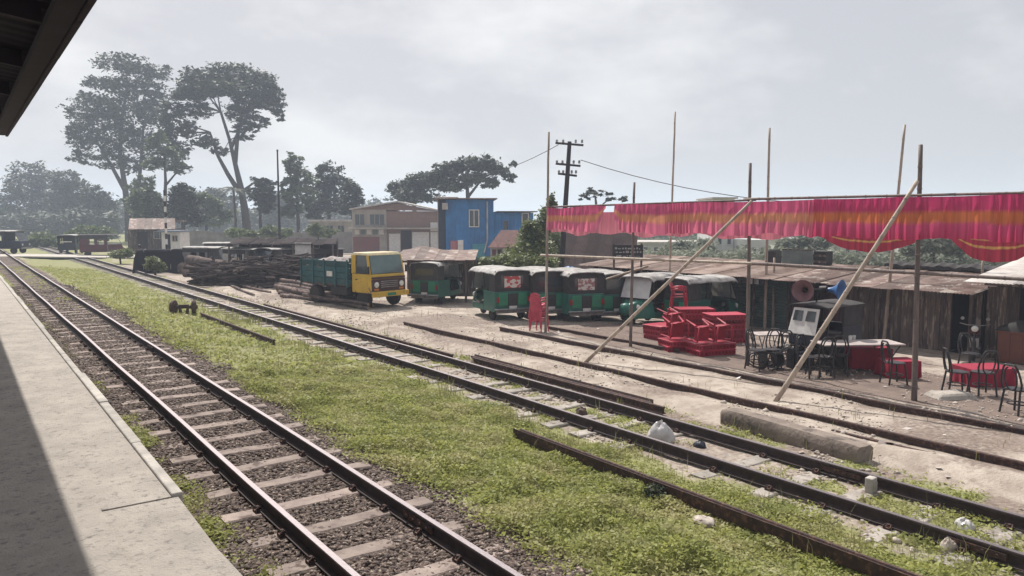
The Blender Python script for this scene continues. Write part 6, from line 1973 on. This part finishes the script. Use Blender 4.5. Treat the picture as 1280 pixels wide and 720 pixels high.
# ---------------------------------------------------------------- stone beam, bag, small debris
a, b = G(910, 529), G(1082, 579)
L = (b - a).length
t = thing('stone_beam', 'long rough concrete beam lying beside the second track', 'beam', a, math.atan2(b.y - a.y, b.x - a.x))
def beamf(s, q):
    x = L * s
    k = int(q * 12 + .5) % 12
    per = [(-.19, 0), (-.20, .1), (-.19, .22), (-.15, .27), (0, .28), (.12, .27), (.17, .22), (.19, .1), (.19, 0), (.1, -.04), (0, -.05), (-.1, -.04)]
    y, z = per[k]
    w = 1 + .09 * (float(vnoise(x * 2.2, k * 1.1, 4)) - .5)
    en = .93 if s in (0, 1) else 1
    return (x + .04 * (float(vnoise(k * .8, s * 3, 6)) - .5), y * w * en - .0, z * w * en - .02)
mb = MB().grid(beamf, 26, 12)
mb.add([beamf(0, k / 12) for k in range(12)], [tuple(range(12))]); mb.add([beamf(1, k / 12) for k in range(12)], [tuple(range(11, -1, -1))])
mb.build('beam_body', mat('weathered_concrete', (.24, .20, .17), (.15, .12, .105), scale=3, rough=.95, bump=.9, bscale=18, c3=(.10, .085, .075)), t, auto=50)
t.location.z = gz(a.x, a.y)
def crumple(u, v, w, h, label, name, m, seed, cat, lift=0.0):
    p = G(u, v)
    o = MB()
    def f(a, b):
        th, ph = a * 6.2832, (b - .12) * math.pi * .56
        r = 1 + .55 * (float(fbm(np.float64(math.cos(th) * 2 + 5 + seed), np.float64(math.sin(th) * 2 + b * 4 + seed), seed, 3)) - .5)
        return (w * .5 * r * math.cos(th) * math.cos(ph), w * .4 * r * math.sin(th) * math.cos(ph), h * r * math.sin(ph) + .01)
    o.grid(f, 28, 12)
    o = o.build(name, m, None, auto=25)
    o.location = (p.x, p.y, gz(p.x, p.y) + lift)
    o.rotation_euler[2] = seed
    return tag(o, label, cat)
m_bag = mat('white_bag', (.66, .65, .65), (.5, .48, .48), scale=6, rough=.35, trans=.25)
crumple(826, 549, .42, .26, 'crumpled white plastic bag lying between the rails of the second track', 'plastic_bag', m_bag, 3, 'bag')
crumple(727, 519, .22, .12, 'brown crumpled wrapper between the rails of the second track', 'wrapper', m_tin, 5, 'wrapper')
crumple(880, 655, .26, .06, 'flat white stone in the grass in front of the dumped rail', 'white_stone', m_pebble, 8, 'stone')
crumple(875, 558, .2, .08, 'dark green scrap just right of the white plastic bag', 'scrap', m_dkblue, 11, 'scrap')
crumple(1205, 662, .25, .10, 'pale crumpled litter inside the second track at right', 'litter', m_bag, 13, 'litter')
crumple(1186, 690, .20, .12, 'pale broken stone against the near rail at lower right', 'broken_stone', m_pebble, 15, 'stone')
p = G(1088, 618)
o = thing('marker_block', 'small pale marker block against the far rail of the second track', 'block', (p.x, p.y, gz(p.x, p.y)), .1)
MB().box(-.07, .07, -.05, .05, -.05, .22).build('block', m_coping, o, bevel=.015)
MB().box(-.05, .05, -.06, -.045, .05, .17).build('face', m_conc, o)
N_ = 900
x = rng.uniform(7.4, 19, N_); y = -1 + 40 * rng.random(N_) ** 1.4
keep = (rng.random(N_) < sst(.45, .7, fbm(x * .5, y * .5, 66)))
x, y = x[keep], y[keep]; z = gzn(x, y)
me = leaves(np.stack([x, y, z + .02], -1), rng.uniform(.05, .16, len(x)), mat('litter_scraps', (.55, .52, .5), (.28, .22, .19), scale=.9, rough=.8), up=1.2, asp=.7, name='litter_scraps')
tag(link(bpy.data.objects.new('litter_scraps', me)), 'scattered scraps of paper and dry leaves on the earth', None, None, 'stuff')

# road at the level crossing
pa, pb = G(-60, 323), G(150, 327)
mid = (pa.y + pb.y) / 2
mb = MB().sheet(lambda a, b: (-60 + 74 * a, mid + 1 + 6 * b, gz(-60 + 74 * a, mid + 1 + 6 * b) * 0 + .12 + (-.36) * max(0, min(1, (-60 + 74 * a - 4) / 8))), 40, 4, (0, 0, .1))
tag(mb.build('road', mat('pale_road', (.48, .45, .41), (.38, .35, .32), rough=.95)), 'pale dusty road crossing the tracks at far left', None, None, 'structure')
for (u, dep, lob, lab) in ((300, 78, [(296, 291, 14, 6), (312, 292, 10, 5)], 'low green shrub before the boundary wall near the leaning trunk'),
                           (345, 80, [(338, 290, 12, 7), (356, 292, 10, 6)], 'low green shrub before the boundary wall at the thin mast'),
                           (398, 78, [(394, 288, 10, 8), (408, 291, 12, 6)], 'low green shrub before the boundary wall near the outbuilding'),
                           (705, 44, [(704, 316, 12, 12), (694, 300, 8, 12)], 'pale shrub behind the power pole foot')):
    shrub(lab, u, dep, lob, 1400, .3 if dep > 50 else .16, m_leaf_pale)
# ---------------------------------------------------------------- haze: the air itself
hm = bpy.data.materials.new('haze_air')
hm.use_nodes = True
hm.node_tree.nodes.clear()
ho = hm.node_tree.nodes.new('ShaderNodeOutputMaterial')
hv = hm.node_tree.nodes.new('ShaderNodeVolumePrincipled')
hv.inputs['Color'].default_value = (.68, .78, .96, 1)
hv.inputs['Density'].default_value = HAZE
hv.inputs['Anisotropy'].default_value = .25
hm.node_tree.links.new(hv.outputs[0], ho.inputs['Volume'])
haze = MB().box(-2600, 2600, -2600, 2700, -3.5, 42).build('haze', hm)
tag(haze, 'thin pale daylight haze over the whole yard', None, None, 'stuff')
